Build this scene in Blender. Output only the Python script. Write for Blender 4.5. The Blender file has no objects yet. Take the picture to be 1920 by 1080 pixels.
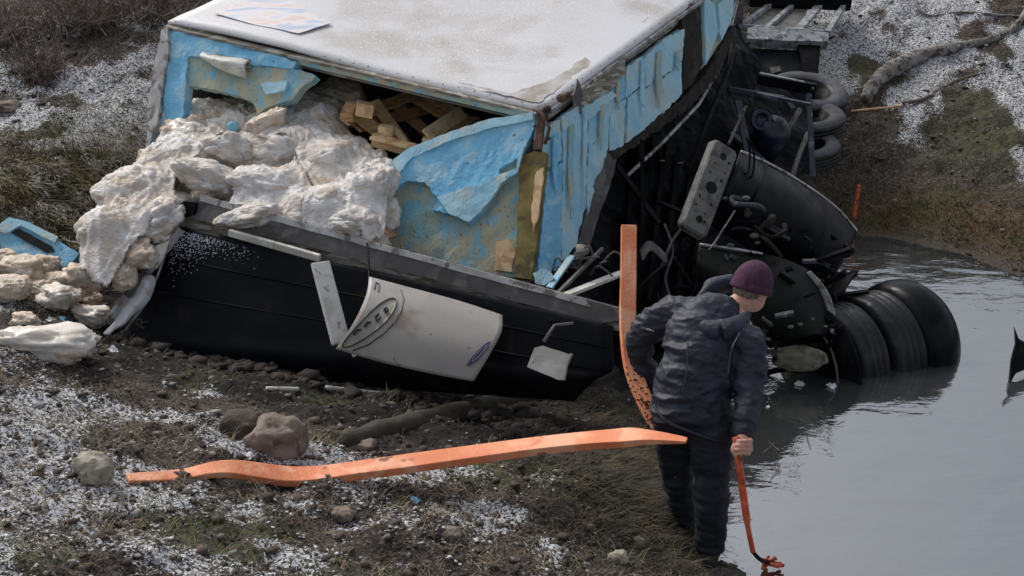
import bpy, bmesh, math, random
import numpy as np
from mathutils import Vector, Matrix, geometry
random.seed(7)
RNG = np.random.default_rng(7)
S = bpy.context.scene
COL = S.collection

# ------------------------------------------------------------ camera, sky, sun, exposure
CAM_H, PITCH, FOC = 3.3, math.radians(20.0), 2400.0      # FOC in pixels of the 1920 wide photograph
cam = bpy.data.cameras.new("camera"); camo = bpy.data.objects.new("camera", cam); COL.objects.link(camo)
camo.location = (0, 0, CAM_H); camo.rotation_euler = (math.pi / 2 - PITCH, 0, 0)
cam.sensor_width = 36.0; cam.lens = 36.0 * FOC / 1920.0; cam.clip_start = 0.05; cam.clip_end = 2000
S.camera = camo
W = bpy.data.worlds.new("World"); S.world = W; W.use_nodes = True
wn = W.node_tree.nodes; wl = W.node_tree.links
for n in list(wn): wn.remove(n)
wo = wn.new("ShaderNodeOutputWorld"); wb = wn.new("ShaderNodeBackground"); sky = wn.new("ShaderNodeTexSky")
sky.sky_type = 'NISHITA'; sky.sun_disc = False
SUN_EL, SUN_AZ = math.radians(46), math.radians(-40)       # azimuth from +Y towards +X
sky.sun_elevation = SUN_EL; sky.sun_rotation = SUN_AZ; sky.air_density = 1.0; sky.dust_density = 4.0; sky.ozone_density = 1.0
hs = wn.new("ShaderNodeHueSaturation"); hs.inputs["Saturation"].default_value = 0.42
wl.new(sky.outputs[0], hs.inputs["Color"]); wl.new(hs.outputs[0], wb.inputs[0]); wb.inputs[1].default_value = 0.15
wl.new(wb.outputs[0], wo.inputs[0])
sl = bpy.data.lights.new("sun", 'SUN'); so = bpy.data.objects.new("sun", sl); COL.objects.link(so)
sl.energy = 1.25; sl.angle = math.radians(14); sl.color = (1.0, 0.97, 0.92)
sd = Vector((math.sin(SUN_AZ) * math.cos(SUN_EL), math.cos(SUN_AZ) * math.cos(SUN_EL), math.sin(SUN_EL)))
so.rotation_euler = sd.to_track_quat('Z', 'Y').to_euler(); so.location = (0, 0, 20)
S.view_settings.view_transform = 'Standard'; S.view_settings.look = 'None'
S.view_settings.exposure = 0.12; S.view_settings.gamma = 1.0; S.view_settings.use_curve_mapping = False

# ------------------------------------------------------------ maths helpers
sP, cP = math.sin(PITCH), math.cos(PITCH)
def P(u, v, t):
    """a point t metres deep on the line of sight of a photograph pixel"""
    a = (u - 960) / FOC; b = (540 - v) / FOC
    return Vector((a * t, t * (cP + b * sP), CAM_H + t * (b * cP - sP)))
def plane3(a, b, c):
    n = (b - a).cross(c - a).normalized()
    if n.dot(a - Vector((0, 0, CAM_H))) > 0: n = -n       # towards the viewer's side
    return a.copy(), n
def PP(u, v, pl):
    o = Vector((0, 0, CAM_H)); d = P(u, v, 1.0) - o
    return o + d * ((pl[0] - o).dot(pl[1]) / d.dot(pl[1]))
def _h(ix, iy, iz, seed):
    n = (ix * 73856093) ^ (iy * 19349663) ^ (iz * 83492791) ^ (seed * 2654435761 & 0x7fffffff)
    n = (n ^ (n >> 13)) & 0xffffffff
    n = (n * 1274126177) & 0xffffffff
    n = n ^ (n >> 16)
    return (n & 0xffff) / 65535.0
def vnoise(p, seed=0):
    p = np.asarray(p, float)
    if p.shape[1] == 2: p = np.c_[p, np.zeros(len(p))]
    i = np.floor(p).astype(np.int64); f = p - i; f = f * f * (3 - 2 * f)
    r = 0
    for dx in (0, 1):
        for dy in (0, 1):
            for dz in (0, 1):
                w = (f[:, 0] if dx else 1 - f[:, 0]) * (f[:, 1] if dy else 1 - f[:, 1]) * (f[:, 2] if dz else 1 - f[:, 2])
                r = r + w * _h(i[:, 0] + dx, i[:, 1] + dy, i[:, 2] + dz, seed)
    return r * 2 - 1
def fbm(p, sc, octs=4, seed=0, gain=0.5):
    p = np.asarray(p, float) * sc; a = 1; r = 0
    for k in range(octs):
        r = r + a * vnoise(p + 17.3 * k, seed + k); p = p * 2.03; a *= gain
    return r
def sstep(a, b, x):
    t = np.clip((x - a) / (b - a), 0, 1); return t * t * (3 - 2 * t)
class RBF:
    def __init__(s, pts, vals):
        s.p = np.array(pts, float); n = len(s.p); d = np.linalg.norm(s.p[:, None] - s.p[None], axis=2)
        A = np.zeros((n + 3, n + 3)); A[:n, :n] = s.k(d) + np.eye(n) * 0.02; A[:n, n] = 1; A[:n, n + 1:] = s.p; A[n:, :n] = A[:n, n:].T
        s.w = np.linalg.solve(A, np.r_[np.array(vals, float), 0, 0, 0]); s.n = n
    def k(s, d): return np.where(d > 1e-9, d * d * np.log(d + 1e-12), 0)
    def __call__(s, q):
        q = np.asarray(q, float); out = np.empty(len(q))
        for a in range(0, len(q), 40000):
            c = q[a:a + 40000]; d = np.linalg.norm(c[:, None] - s.p[None], axis=2)
            out[a:a + 40000] = s.k(d) @ s.w[:s.n] + s.w[s.n] + c @ s.w[s.n + 1:]
        return out

# ------------------------------------------------------------ object helpers
ORG = {}                                                     # world origin of each thing's frame
def tag(o, label=None, cat=None, group=None, kind=None):
    if label: o['label'] = label
    if cat: o['category'] = cat
    if group: o['group'] = group
    if kind: o['kind'] = kind
    return o
def thing(name, loc, label, cat, group=None):
    o = bpy.data.objects.new(name, None); COL.objects.link(o); o.location = loc; o.empty_display_size = 0.1
    ORG[o.name] = Vector(loc); return tag(o, label, cat, group)
def mesh(name, V, F, m, parent=None, smooth=False, origin=None):
    """one object from world-space vertices; F may be an (n,3)/(n,4) array or a list of tuples"""
    V = np.array([tuple(v) for v in V] if not isinstance(V, np.ndarray) else V, float)
    if parent is not None: org = ORG[parent.name]
    elif origin is not None: org = Vector(origin)
    else: org = Vector(((V[:, 0].min() + V[:, 0].max()) / 2, (V[:, 1].min() + V[:, 1].max()) / 2, V[:, 2].min()))
    V = V - np.array(org)
    me = bpy.data.meshes.new(name)
    if isinstance(F, np.ndarray):
        k = F.shape[1]; me.vertices.add(len(V)); me.vertices.foreach_set("co", V.ravel())
        me.loops.add(F.size); me.loops.foreach_set("vertex_index", F.ravel().astype(np.int32))
        me.polygons.add(len(F)); me.polygons.foreach_set("loop_start", np.arange(0, F.size, k, dtype=np.int32))
        me.update(calc_edges=True); me.validate()
    else:
        me.from_pydata([tuple(v) for v in V], [], [tuple(f) for f in F]); me.update()
    if smooth: me.polygons.foreach_set("use_smooth", [True] * len(me.polygons))
    if m: me.materials.append(m)
    o = bpy.data.objects.new(name, me); COL.objects.link(o)
    if parent is not None: o.parent = parent; ORG[o.name] = org if parent.type == 'EMPTY' or parent.location.length == 0 or True else org
    else: o.location = org; ORG[o.name] = org
    return o
def bevel(o, w=0.006, seg=2):
    b = o.modifiers.new("b", 'BEVEL'); b.width = w; b.segments = seg; b.limit_method = 'ANGLE'; b.angle_limit = math.radians(35); return o
class MB:
    """collects shapes into one mesh"""
    def __init__(s): s.V = []; s.F = []
    def add(s, V, F):
        b = len(s.V); s.V += [Vector(v) for v in V]; s.F += [tuple(i + b for i in f) for f in F]; return s
    def box(s, a, b, w, h, up=Vector((0, 0, 1)), w2=None, h2=None):
        """a bar from a to b, w wide, h high"""
        a = Vector(a); b = Vector(b); d = (b - a).normalized(); x = d.cross(up)
        if x.length < 1e-4: x = Vector((1, 0, 0))
        x.normalize(); y = x.cross(d).normalized(); w2 = w2 or w; h2 = h2 or h
        V = [a + x * sx * w / 2 + y * sy * h / 2 for sx, sy in ((-1, -1), (1, -1), (1, 1), (-1, 1))]
        V += [b + x * sx * w2 / 2 + y * sy * h2 / 2 for sx, sy in ((-1, -1), (1, -1), (1, 1), (-1, 1))]
        return s.add(V, [(3, 2, 1, 0), (4, 5, 6, 7), (0, 1, 5, 4), (1, 2, 6, 5), (2, 3, 7, 6), (3, 0, 4, 7)])
    def tube(s, pts, r, seg=8, caps=True):
        pts = [Vector(p) for p in pts]; n = len(pts); rs = r if isinstance(r, (list, tuple)) else [r] * n
        b = len(s.V); prev = None
        for i, p in enumerate(pts):
            d = (pts[min(i + 1, n - 1)] - pts[max(i - 1, 0)]).normalized()
            x = d.orthogonal().normalized() if prev is None else (prev - d * prev.dot(d)).normalized()
            prev = x; y = d.cross(x)
            for k in range(seg):
                a = 2 * math.pi * k / seg; s.V.append(p + (x * math.cos(a) + y * math.sin(a)) * rs[i])
        for i in range(n - 1):
            for k in range(seg):
                k2 = (k + 1) % seg; s.F.append((b + i * seg + k, b + i * seg + k2, b + (i + 1) * seg + k2, b + (i + 1) * seg + k))
        if caps: s.F.append(tuple(b + k for k in reversed(range(seg)))); s.F.append(tuple(b + (n - 1) * seg + k for k in range(seg)))
        return s
    def lathe(s, c, ax, prof, seg=40):
        """prof: (distance along the axis, radius)"""
        c = Vector(c); ax = Vector(ax).normalized(); x = ax.orthogonal().normalized(); y = ax.cross(x); b = len(s.V); n = len(prof)
        for (h, r) in prof:
            for k in range(seg):
                a = 2 * math.pi * k / seg; s.V.append(c + ax * h + (x * math.cos(a) + y * math.sin(a)) * r)
        for i in range(n - 1):
            for k in range(seg):
                k2 = (k + 1) % seg; s.F.append((b + i * seg + k, b + i * seg + k2, b + (i + 1) * seg + k2, b + (i + 1) * seg + k))
        return s
    def ell(s, c, rx, ry, rz, R=None, seg=14, rings=9):
        b = len(s.V); c = Vector(c); R = R or Matrix.Identity(3)
        for i in range(rings + 1):
            th = math.pi * i / rings
            for k in range(seg):
                a = 2 * math.pi * k / seg
                s.V.append(c + R @ Vector((rx * math.sin(th) * math.cos(a), ry * math.sin(th) * math.sin(a), rz * math.cos(th))))
        for i in range(rings):
            for k in range(seg):
                k2 = (k + 1) % seg; s.F.append((b + i * seg + k, b + (i + 1) * seg + k, b + (i + 1) * seg + k2, b + i * seg + k2))
        return s
    def build(s, name, m, parent=None, smooth=False, origin=None):
        return mesh(name, s.V, s.F, m, parent, smooth, origin)
def catmull(pts, n=6):
    pts = [Vector(p) for p in pts]; q = [pts[0]] + pts + [pts[-1]]; out = []
    for i in range(1, len(q) - 2):
        for k in range(n):
            t = k / n; a, b, c, d = q[i - 1:i + 3]
            out.append(0.5 * ((2 * b) + (c - a) * t + (2 * a - 5 * b + 4 * c - d) * t * t + (3 * b - a - 3 * c + d) * t ** 3))
    return out + [pts[-1]]
def loft(name, rows, m, parent, thick=0.01, sub=5, noise=0.0, smooth=True):
    """a bent sheet through rows of world points, with real thickness"""
    rows = [catmull(r, sub) for r in rows]; cols = [catmull([r[i] for r in rows], sub) for i in range(len(rows[0]))]
    G = np.array([[tuple(p) for p in c] for c in cols]); a, b = G.shape[:2]
    V = G.reshape(-1, 3)
    if noise: V = V + np.c_[fbm(V, 6, 3, 5), fbm(V, 6, 3, 9), fbm(V, 6, 3, 13)] * noise
    F = [(i * b + j, (i + 1) * b + j, (i + 1) * b + j + 1, i * b + j + 1) for i in range(a - 1) for j in range(b - 1)]
    o = mesh(name, V, F, m, parent, smooth)
    sm = o.modifiers.new("s", 'SOLIDIFY'); sm.thickness = thick; sm.offset = 0
    return o
def panel(name, pix, pl, thick, m, parent, jag=0.0, relief=0.0, step=0.05, off=0.0, rs=8.0, seed=1, stretch=None, world=None):
    """a slab whose outline is given on a plane, its face worked in relief, extruded away from the viewer"""
    o, n = pl; pts = world or [PP(u, v, pl) for u, v in pix]
    x = (pts[1] - pts[0]).normalized(); x = (x - n * x.dot(n)).normalized(); y = n.cross(x)
    base = pts[0]; q = [((p - base).dot(x), (p - base).dot(y)) for p in pts]
    rr = random.Random(seed); out = []
    for i in range(len(q)):
        a = Vector(q[i]); b = Vector(q[(i + 1) % len(q)]); L = (b - a).length; k = max(1, int(L / step)); nn = Vector((-(b - a).y, (b - a).x)).normalized()
        for j in range(k):
            pnt = a.lerp(b, j / k)
            if j and jag: pnt = pnt + nn * rr.uniform(-jag, jag)
            out.append(pnt)
    n0 = len(out); edges = [(i, (i + 1) % n0) for i in range(n0)]
    xs = [p.x for p in out]; ys = [p.y for p in out]; pv = list(out)
    if relief:
        gx = np.arange(min(xs), max(xs), step); gy = np.arange(min(ys), max(ys), step)
        for a in gx:
            for b in gy: pv.append(Vector((a + rr.uniform(-.3, .3) * step, b + rr.uniform(-.3, .3) * step)))
    res = geometry.delaunay_2d_cdt(pv, edges, [list(range(n0))], 1, 1e-5)
    vs, fs, orig = res[0], res[2], res[3]
    cnt = {}
    for f in fs:
        for i in range(3):
            e = (f[i], f[(i + 1) % 3]); cnt[e] = 1
    bd = [e for e in cnt if (e[1], e[0]) not in cnt]
    P2 = np.array([(v.x, v.y) for v in vs])
    st = np.array(stretch or (1, 1))
    hgt = fbm(P2 * st, rs, 4, seed) * relief if relief else np.zeros(len(P2))
    used = sorted({i for f in fs for i in f})
    T = [base + x * P2[i][0] + y * P2[i][1] + n * (off + hgt[i]) for i in range(len(P2))]
    Bk = [base + x * P2[i][0] + y * P2[i][1] + n * (off - thick) for i in range(len(P2))]
    N = len(T); F = [tuple(f) for f in fs] + [tuple(i + N for i in reversed(f)) for f in fs] + [(a, a + N, b + N, b) for a, b in bd]
    keep = {i: k for k, i in enumerate(used)}; keep.update({i + N: k + len(used) for k, i in enumerate(used)})
    V = [T[i] for i in used] + [Bk[i] for i in used]; F = [tuple(keep[i] for i in f) for f in F]
    ob = mesh(name, V, F, m, parent)
    return ob
def dup(o, parent=None, loc=None, rot=None, sc=None, label=None):
    c = o.copy(); COL.objects.link(c)
    if parent: c.parent = parent
    if loc is not None: c.location = loc
    if rot is not None: c.rotation_euler = rot
    if sc is not None: c.scale = sc
    if label: c['label'] = label
    return c

# ------------------------------------------------------------ materials
def mat(name, c1, c2=None, c3=None, sc=6.0, rough=0.6, bump=0.3, bsc=30.0, bdist=0.01, metal=0.0, spec=0.5, lo=0.4, hi=0.6, stretch=None,
        speck=None, ssc=40.0, sth=0.62, coat=0.0, rvar=0.0, trans=0.0, lo3=0.5, hi3=0.62):
    """base colour c1 to c2 by noise, patches of c3, specks; fine relief by bump"""
    m = bpy.data.materials.new(name); m.use_nodes = True; nt = m.node_tree; N = nt.nodes; L = nt.links; b = N["Principled BSDF"]
    tc = N.new("ShaderNodeTexCoord"); mp = N.new("ShaderNodeMapping"); L.new(tc.outputs["Object"], mp.inputs[0])
    if stretch: mp.inputs["Scale"].default_value = stretch
    def noise(s, det=6, d=0.0, w=0):
        n = N.new("ShaderNodeTexNoise"); n.inputs["Scale"].default_value = s; n.inputs["Detail"].default_value = det; n.inputs["Distortion"].default_value = d
        if w:
            ad = N.new("ShaderNodeVectorMath"); ad.operation = 'ADD'; ad.inputs[1].default_value = (w, w * 1.7, -w); L.new(mp.outputs[0], ad.inputs[0]); L.new(ad.outputs[0], n.inputs[0])
        else: L.new(mp.outputs[0], n.inputs[0])
        return n
    def ramp(src, a, bb):
        r = N.new("ShaderNodeMapRange"); r.interpolation_type = 'SMOOTHSTEP'; r.inputs[1].default_value = a; r.inputs[2].default_value = bb; L.new(src, r.inputs[0]); return r.outputs[0]
    def mix(f, A, B):
        x = N.new("ShaderNodeMix"); x.data_type = 'RGBA'; L.new(f, x.inputs[0])
        for v, s in ((A, x.inputs[6]), (B, x.inputs[7])):
            if isinstance(v, tuple): s.default_value = (*v, 1)
            else: L.new(v, s)
        return x.outputs[2]
    col = c1
    if c2: col = mix(ramp(noise(sc, 8, 0.3).outputs[0], lo, hi), c1, c2)
    if c3: col = mix(ramp(noise(sc * 1.7, 6, 0.6, 5).outputs[0], lo3, hi3), col, c3)
    if speck: col = mix(ramp(noise(ssc, 3, 0, 9).outputs[0], sth, sth + 0.05), col, speck)
    if isinstance(col, tuple): b.inputs["Base Color"].default_value = (*col, 1)
    else: L.new(col, b.inputs["Base Color"])
    b.inputs["Roughness"].default_value = rough; b.inputs["Metallic"].default_value = metal; b.inputs["Specular IOR Level"].default_value = spec
    b.inputs["Coat Weight"].default_value = coat
    if rvar:
        r = N.new("ShaderNodeMapRange"); r.inputs[1].default_value = .3; r.inputs[2].default_value = .7; r.inputs[3].default_value = rough - rvar; r.inputs[4].default_value = rough + rvar
        L.new(noise(sc * 2.5, 5, 0, 3).outputs[0], r.inputs[0]); L.new(r.outputs[0], b.inputs["Roughness"])
    if bump:
        bp = N.new("ShaderNodeBump"); bp.inputs["Strength"].default_value = bump; bp.inputs["Distance"].default_value = bdist
        L.new(noise(bsc, 6).outputs[0], bp.inputs["Height"]); L.new(bp.outputs[0], b.inputs["Normal"])
    if trans:
        out = N["Material Output"]; tr = N.new("ShaderNodeBsdfTransparent"); ms = N.new("ShaderNodeMixShader"); ms.inputs[0].default_value = trans
        f = ramp(noise(9, 5, .5, 2).outputs[0], .35, .65); mm = N.new("ShaderNodeMath"); mm.operation = 'MULTIPLY'; mm.inputs[1].default_value = trans * 1.6; L.new(f, mm.inputs[0]); L.new(mm.outputs[0], ms.inputs[0])
        L.new(b.outputs[0], ms.inputs[1]); L.new(tr.outputs[0], ms.inputs[2]); L.new(ms.outputs[0], out.inputs[0])
    return m
M = {}
M['roof'] = mat('white_roof_paint', (.61, .61, .63), (.53, .52, .52), (.42, .39, .36), sc=.8, rough=.5, bump=.15, bsc=40, lo3=.47, hi3=.68, speck=(.74, .74, .76), ssc=110, sth=.58)
M['foam'] = mat('blue_insulation_foam', (.20, .52, .76), (.25, .58, .82), (.40, .66, .80), sc=4, rough=.85, bump=.6, bsc=45, bdist=.012, speck=(.04, .16, .28), ssc=26, sth=.68)
M['foam_pale'] = mat('weathered_blue_foam', (.34, .62, .76), (.44, .69, .78), (.50, .62, .62), sc=3, rough=.85, bump=.6, bsc=40, bdist=.01, speck=(.12, .17, .18), ssc=22, sth=.70, stretch=(1.6, 1.6, .5))
M['glue'] = mat('glue_stained_foam', (.33, .46, .42), (.52, .49, .34), (.24, .52, .64), sc=3.2, rough=.85, bump=.7, bsc=35, bdist=.014, speck=(.30, .22, .13), ssc=30, sth=.64, stretch=(2.0, 2.0, .7))
M['olive'] = mat('olive_panel_strip', (.16, .12, .025), (.24, .19, .05), (.10, .075, .02), sc=5, rough=.7, bump=.4)
M['ply'] = mat('weathered_grey_plywood', (.27, .25, .21), (.17, .14, .10), (.42, .41, .37), sc=5, rough=.8, bump=.6, stretch=(1, 1, 5))
M['metal_grey'] = mat('grey_dirty_metal', (.105, .095, .09), (.075, .068, .064), (.16, .15, .14), sc=4, rough=.6, bump=.25, bsc=50, speck=(.05, .04, .035), ssc=14, sth=.66, rvar=.15)
M['metal_light'] = mat('light_grey_aluminium', (.52, .52, .51), (.38, .37, .36), (.18, .15, .13), sc=7, rough=.5, bump=.3, metal=.2, rvar=.1)
M['white_metal'] = mat('white_coated_strip', (.66, .65, .60), (.50, .48, .43), (.25, .22, .18), sc=9, rough=.55, bump=.3, lo3=.6, hi3=.7)
M['door'] = mat('black_door_skin', (.004, .0045, .007), (.007, .0075, .010), (.028, .023, .018), sc=3, lo3=.58, hi3=.85, rough=.5, bump=.08, bsc=7, spec=.12, rvar=.1)
M['black'] = mat('black_grimy_metal', (.003, .0032, .0042), (.006, .0062, .0075), (.016, .014, .013), sc=7, rough=.5, bump=.5, bsc=28, rvar=.15, lo3=.62, hi3=.74, spec=.07)
M['plastic'] = mat('black_plastic', (.003, .0035, .005), (.006, .0065, .009), (.014, .015, .018), sc=4, rough=.36, bump=.2, bsc=16, rvar=.12, spec=.14, lo3=.6, hi3=.75)
M['cabblue'] = mat('dark_blue_grey_paint', (.018, .024, .036), (.032, .038, .05), (.12, .13, .15), sc=6, rough=.5, bump=.3, lo3=.56, hi3=.68)
M['cabgrey'] = mat('frosted_grey_paint', (.22, .24, .26), (.32, .34, .36), (.10, .10, .11), sc=9, rough=.6, bump=.4, speck=(.6, .6, .62), ssc=40, sth=.64)
M['rust'] = mat('rusty_brown_steel', (.10, .05, .03), (.16, .09, .055), (.05, .035, .03), sc=12, rough=.85, bump=.7)
M['tyre'] = mat('black_tyre_rubber', (.007, .008, .010), (.013, .014, .017), (.026, .028, .033), sc=6, rough=.45, bump=.4, bsc=30, rvar=.12, spec=.35, lo3=.55, hi3=.7)
M['tyre_dust'] = mat('dusty_grey_rubber', (.075, .075, .085), (.11, .11, .12), None, sc=10, rough=.85, bump=.4)
M['gauge'] = mat('grey_galvanised_plate', (.115, .11, .10), (.15, .145, .13), (.07, .065, .055), sc=8, rough=.6, bump=.4, bsc=60, speck=(.07, .065, .06), ssc=60, sth=.63)
M['hole'] = mat('plain_black', (.004, .004, .005), rough=.9, bump=0)
M['khaki'] = mat('khaki_canvas', (.12, .12, .085), (.18, .17, .12), (.07, .065, .05), sc=7, rough=.9, bump=.6, bsc=24)
M['orange'] = mat('orange_webbing', (.82, .31, .155), (.74, .23, .10), (.86, .41, .24), sc=4, rough=.65, bump=.35, bsc=70, speck=(.30, .12, .06), ssc=9, sth=.66)
M['orange_mud'] = mat('muddy_orange_webbing', (.70, .22, .10), (.62, .17, .07), (.14, .07, .04), sc=9, rough=.7, bump=.5, bsc=50, speck=(.05, .03, .02), ssc=26, sth=.55)
M['rod'] = mat('orange_red_rod', (.62, .09, .03), (.72, .16, .06), (.25, .05, .03), sc=14, rough=.5, bump=.3)
M['packet'] = mat('pale_poultry_packet', (.60, .47, .34), (.70, .60, .48), (.50, .33, .21), sc=9, rough=.46, bump=1.0, bsc=55, bdist=.012, lo3=.58, hi3=.72, speck=(.78, .75, .70), ssc=34, sth=.60)
M['packet_w'] = mat('white_wrapped_packet', (.66, .59, .50), (.74, .70, .64), (.56, .42, .30), sc=8, rough=.35, bump=.8, bsc=32, bdist=.012, lo3=.55, hi3=.7)
M['film'] = mat('white_stretch_film', (.77, .75, .72), (.82, .81, .80), (.68, .58, .47), sc=3.2, rough=.45, bump=.9, bsc=42, bdist=.014, trans=.2, stretch=(.8, 1.8, 1.3), lo3=.50, hi3=.66, speck=(.80, .79, .78), ssc=24, sth=.56)
_nt = M['film'].node_tree; _b = _nt.nodes['Principled BSDF']; _a = _nt.nodes.new('ShaderNodeAttribute'); _a.attribute_name = 'tone'; _x = _nt.nodes.new('ShaderNodeMix'); _x.data_type = 'RGBA'
_src = _b.inputs['Base Color'].links[0].from_socket; _nt.links.new(_a.outputs['Fac'], _x.inputs[0]); _nt.links.new(_src, _x.inputs[6]); _x.inputs[7].default_value = (.60, .47, .34, 1); _nt.links.new(_x.outputs[2], _b.inputs['Base Color'])
M['film2'] = mat('loose_white_plastic', (.74, .75, .76), (.80, .80, .80), (.55, .52, .50), sc=7, rough=.3, bump=.7, bsc=25)
M['wood'] = mat('pallet_wood', (.68, .40, .19), (.76, .50, .27), (.46, .25, .12), sc=5, rough=.8, bump=.5, bsc=30, stretch=(1, 1, 6))
M['wood_pale'] = mat('fresh_pallet_wood', (.74, .50, .27), (.80, .60, .36), (.55, .34, .17), sc=6, rough=.8, bump=.5, bsc=30)
M['board_card'] = mat('brown_cardboard', (.34, .20, .12), (.42, .27, .16), None, sc=6, rough=.9, bump=.3)
M['bark'] = mat('weathered_grey_wood', (.16, .145, .13), (.26, .245, .23), (.07, .055, .045), sc=8, rough=.9, bump=.9, bsc=26, stretch=(1, 1, 1), speck=(.55, .55, .57), ssc=30, sth=.66)
M['log'] = mat('dark_wet_log', (.032, .028, .018), (.05, .043, .028), None, sc=6, rough=.8, bump=.8, bsc=22)
M['twig'] = mat('dry_brown_twigs', (.12, .088, .07), (.20, .155, .125), (.42, .39, .37), sc=5, rough=.9, bump=0, lo3=.55, hi3=.65)
M['rock'] = mat('brown_rock', (.17, .13, .105), (.24, .195, .155), (.10, .075, .06), sc=9, rough=.9, bump=.9, bsc=30)
M['rock_pale'] = mat('pale_rock', (.30, .27, .20), (.38, .36, .30), (.17, .14, .10), sc=14, rough=.9, bump=.9, bsc=30)
M['skin'] = mat('skin', (.52, .27, .19), (.60, .33, .25), None, sc=14, rough=.5, bump=.15, bsc=60)
M['jacket'] = mat('dark_navy_jacket', (.011, .014, .028), (.016, .020, .038), (.025, .031, .052), sc=5, rough=.6, bump=.45, bsc=16, bdist=.02, lo3=.55, hi3=.75, stretch=(1, 1, 2.2))
M['trousers'] = mat('navy_trousers', (.006, .008, .016), (.010, .013, .025), None, sc=6, rough=.8, bump=.5, bsc=14, bdist=.02)
M['beanie'] = mat('purple_beanie', (.085, .028, .060), (.062, .02, .045), None, sc=20, rough=.95, bump=.6, bsc=90, stretch=(2, 2, .5))
M['shoe'] = mat('black_rubber_boot', (.012, .013, .016), (.03, .026, .02), None, sc=12, rough=.6, bump=.3)
M['frostpow'] = mat('frost_crust', (.60, .63, .72), (.75, .77, .82), None, sc=20, rough=.9, bump=.5)
M['blueink'] = mat('dark_blue_print', (.02, .018, .09), (.05, .04, .16), None, sc=60, rough=.5, bump=0)
M['ink'] = mat('black_print', (.02, .02, .02), rough=.5, bump=0)
M['inkgrey'] = mat('faded_grey_lettering', (.060, .064, .074), (.03, .032, .038), None, sc=30, rough=.6, bump=0)
M['yellowish'] = mat('yellow_green_print', (.30, .30, .15), (.36, .36, .24), None, sc=30, rough=.6, bump=0)
M['panelwhite'] = mat('off_white_door_panel', (.34, .32, .29), (.28, .26, .24), (.20, .15, .12), sc=2.4, rough=.45, bump=.2, bsc=10, lo3=.52, hi3=.75, speck=(.14, .11, .09), ssc=24, sth=.68)
M['bluecan'] = mat('blue_plastic_canister', (.002, .006, .018), (.003, .009, .026), None, sc=8, rough=.4, bump=.2)
M['cyan'] = mat('light_blue_plastic', (.18, .46, .62), (.30, .60, .74), None, sc=14, rough=.4, bump=.5)
M['clod'] = mat('mud_clod', (.055, .040, .030), (.095, .072, .055), (.13, .115, .095), sc=3.0, rough=.95, bump=.8, bsc=60, lo3=.6, hi3=.7)
M['snow'] = mat('thin_snow_crust', (.60, .60, .60), (.42, .41, .39), None, sc=9, rough=.8, bump=.4, bsc=80)
M['stone'] = mat('grey_pebble', (.22, .21, .20), (.32, .30, .28), (.12, .10, .09), sc=4, rough=.9, bump=.5)
M['grass_dead'] = mat('dead_straw_grass', (.20, .155, .09), (.32, .26, .16), (.10, .07, .045), sc=2.5, rough=.9, bump=0)
M['grass_green'] = mat('olive_green_grass', (.055, .085, .02), (.10, .14, .035), (.15, .14, .06), sc=2.5, rough=.8, bump=0)
M['glass'] = mat('dark_window_glass', (.006, .007, .009), (.03, .032, .028), None, sc=7, rough=.5, bump=.05, spec=.15, lo=.5, hi=.75)
M['darkedge'] = mat('dark_torn_edge', (.018, .014, .012), (.06, .045, .032), None, sc=9, rough=.9, bump=.8, lo=.5, hi=.7)

# ------------------------------------------------------------ ground and pond
GC = [(-1.7, 3.8, .86), (-4, 3.5, 1.4), (0, 3.5, .5), (0, 4.7, .34), (.85, 4.9, .10), (1.09, 5.14, 0.02), (.98, 5.9, 0), (.87, 6.72, 0), (.65, 7.47, 0), (.8, 8.6, 0), (1.6, 9.6, 0),
      (2.9, 10.4, 0), (3.97, 9.37, 0), (6, 8.2, 0), (1.25, 4.5, 0), (1.6, 3.5, 0), (2, 6, -.5), (3, 8, -.45), (2.1, 4.2, -.45), (4, 5, -.7), (1.6, 7.5, -.3), (2, 8.9, -.3), (6, 5, -.8), (6, 2, -.8), (3.2, 9.4, -.25),
      (-1, 5.2, .52), (-2.4, 5.5, .84), (-2.7, 6.6, .66), (-2.4, 7.5, .26), (-1, 7.1, .12), (0, 6.8, .08), (-1, 6.2, .42), (0, 5.8, .26), (-4, 6.5, 1.0), (-3.4, 8.5, .76), (-4.2, 10.5, 1.15), (-3, 10.5, 1.1), (-4, 12.5, 1.7), (-2.5, 12.5, 1.75), (-2.5, 8.3, .40),
      (-1, 9, .3), (0, 9, .2), (0, 11, .8), (1.5, 11.5, .75), (3.1, 12, .76), (4.8, 11.8, .83), (5.6, 14, 1.55), (1.8, 13.5, 1.45), (3.6, 13.5, 1.45), (0, 14, 1.8), (-2.5, 15, 2.5), (3, 16, 2.4), (7, 10, .8), (8, 14, 1.8),
      (0, 1.5, 1.3), (-4, 1.5, 1.8), (2, 1.5, 1.0), (0, 0, 1.65), (3, 0, 1.6), (-3, 0, 1.8), (6, 0, 1.6), (-6, 9, 1.3), (-7, 4, 1.9)]
_g = RBF([c[:2] for c in GC], [c[2] for c in GC])
def base_h(q):
    q = np.asarray(q, float); x, y = q[:, 0], q[:, 1]
    cx = np.clip(x, -7, 8); cy = np.clip(y, -.5, 16); d = np.hypot(x - cx, y - cy)
    h = _g(np.c_[cx, cy]); h = np.where(h > 2.9, 2.9, h)
    side = np.where((x > 6) & (y > 1) & (y < 9), 0, 1)
    return h * (1 - sstep(0, 25, d)) + (2.9 * sstep(0, 25, d)) * 1.0
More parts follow.
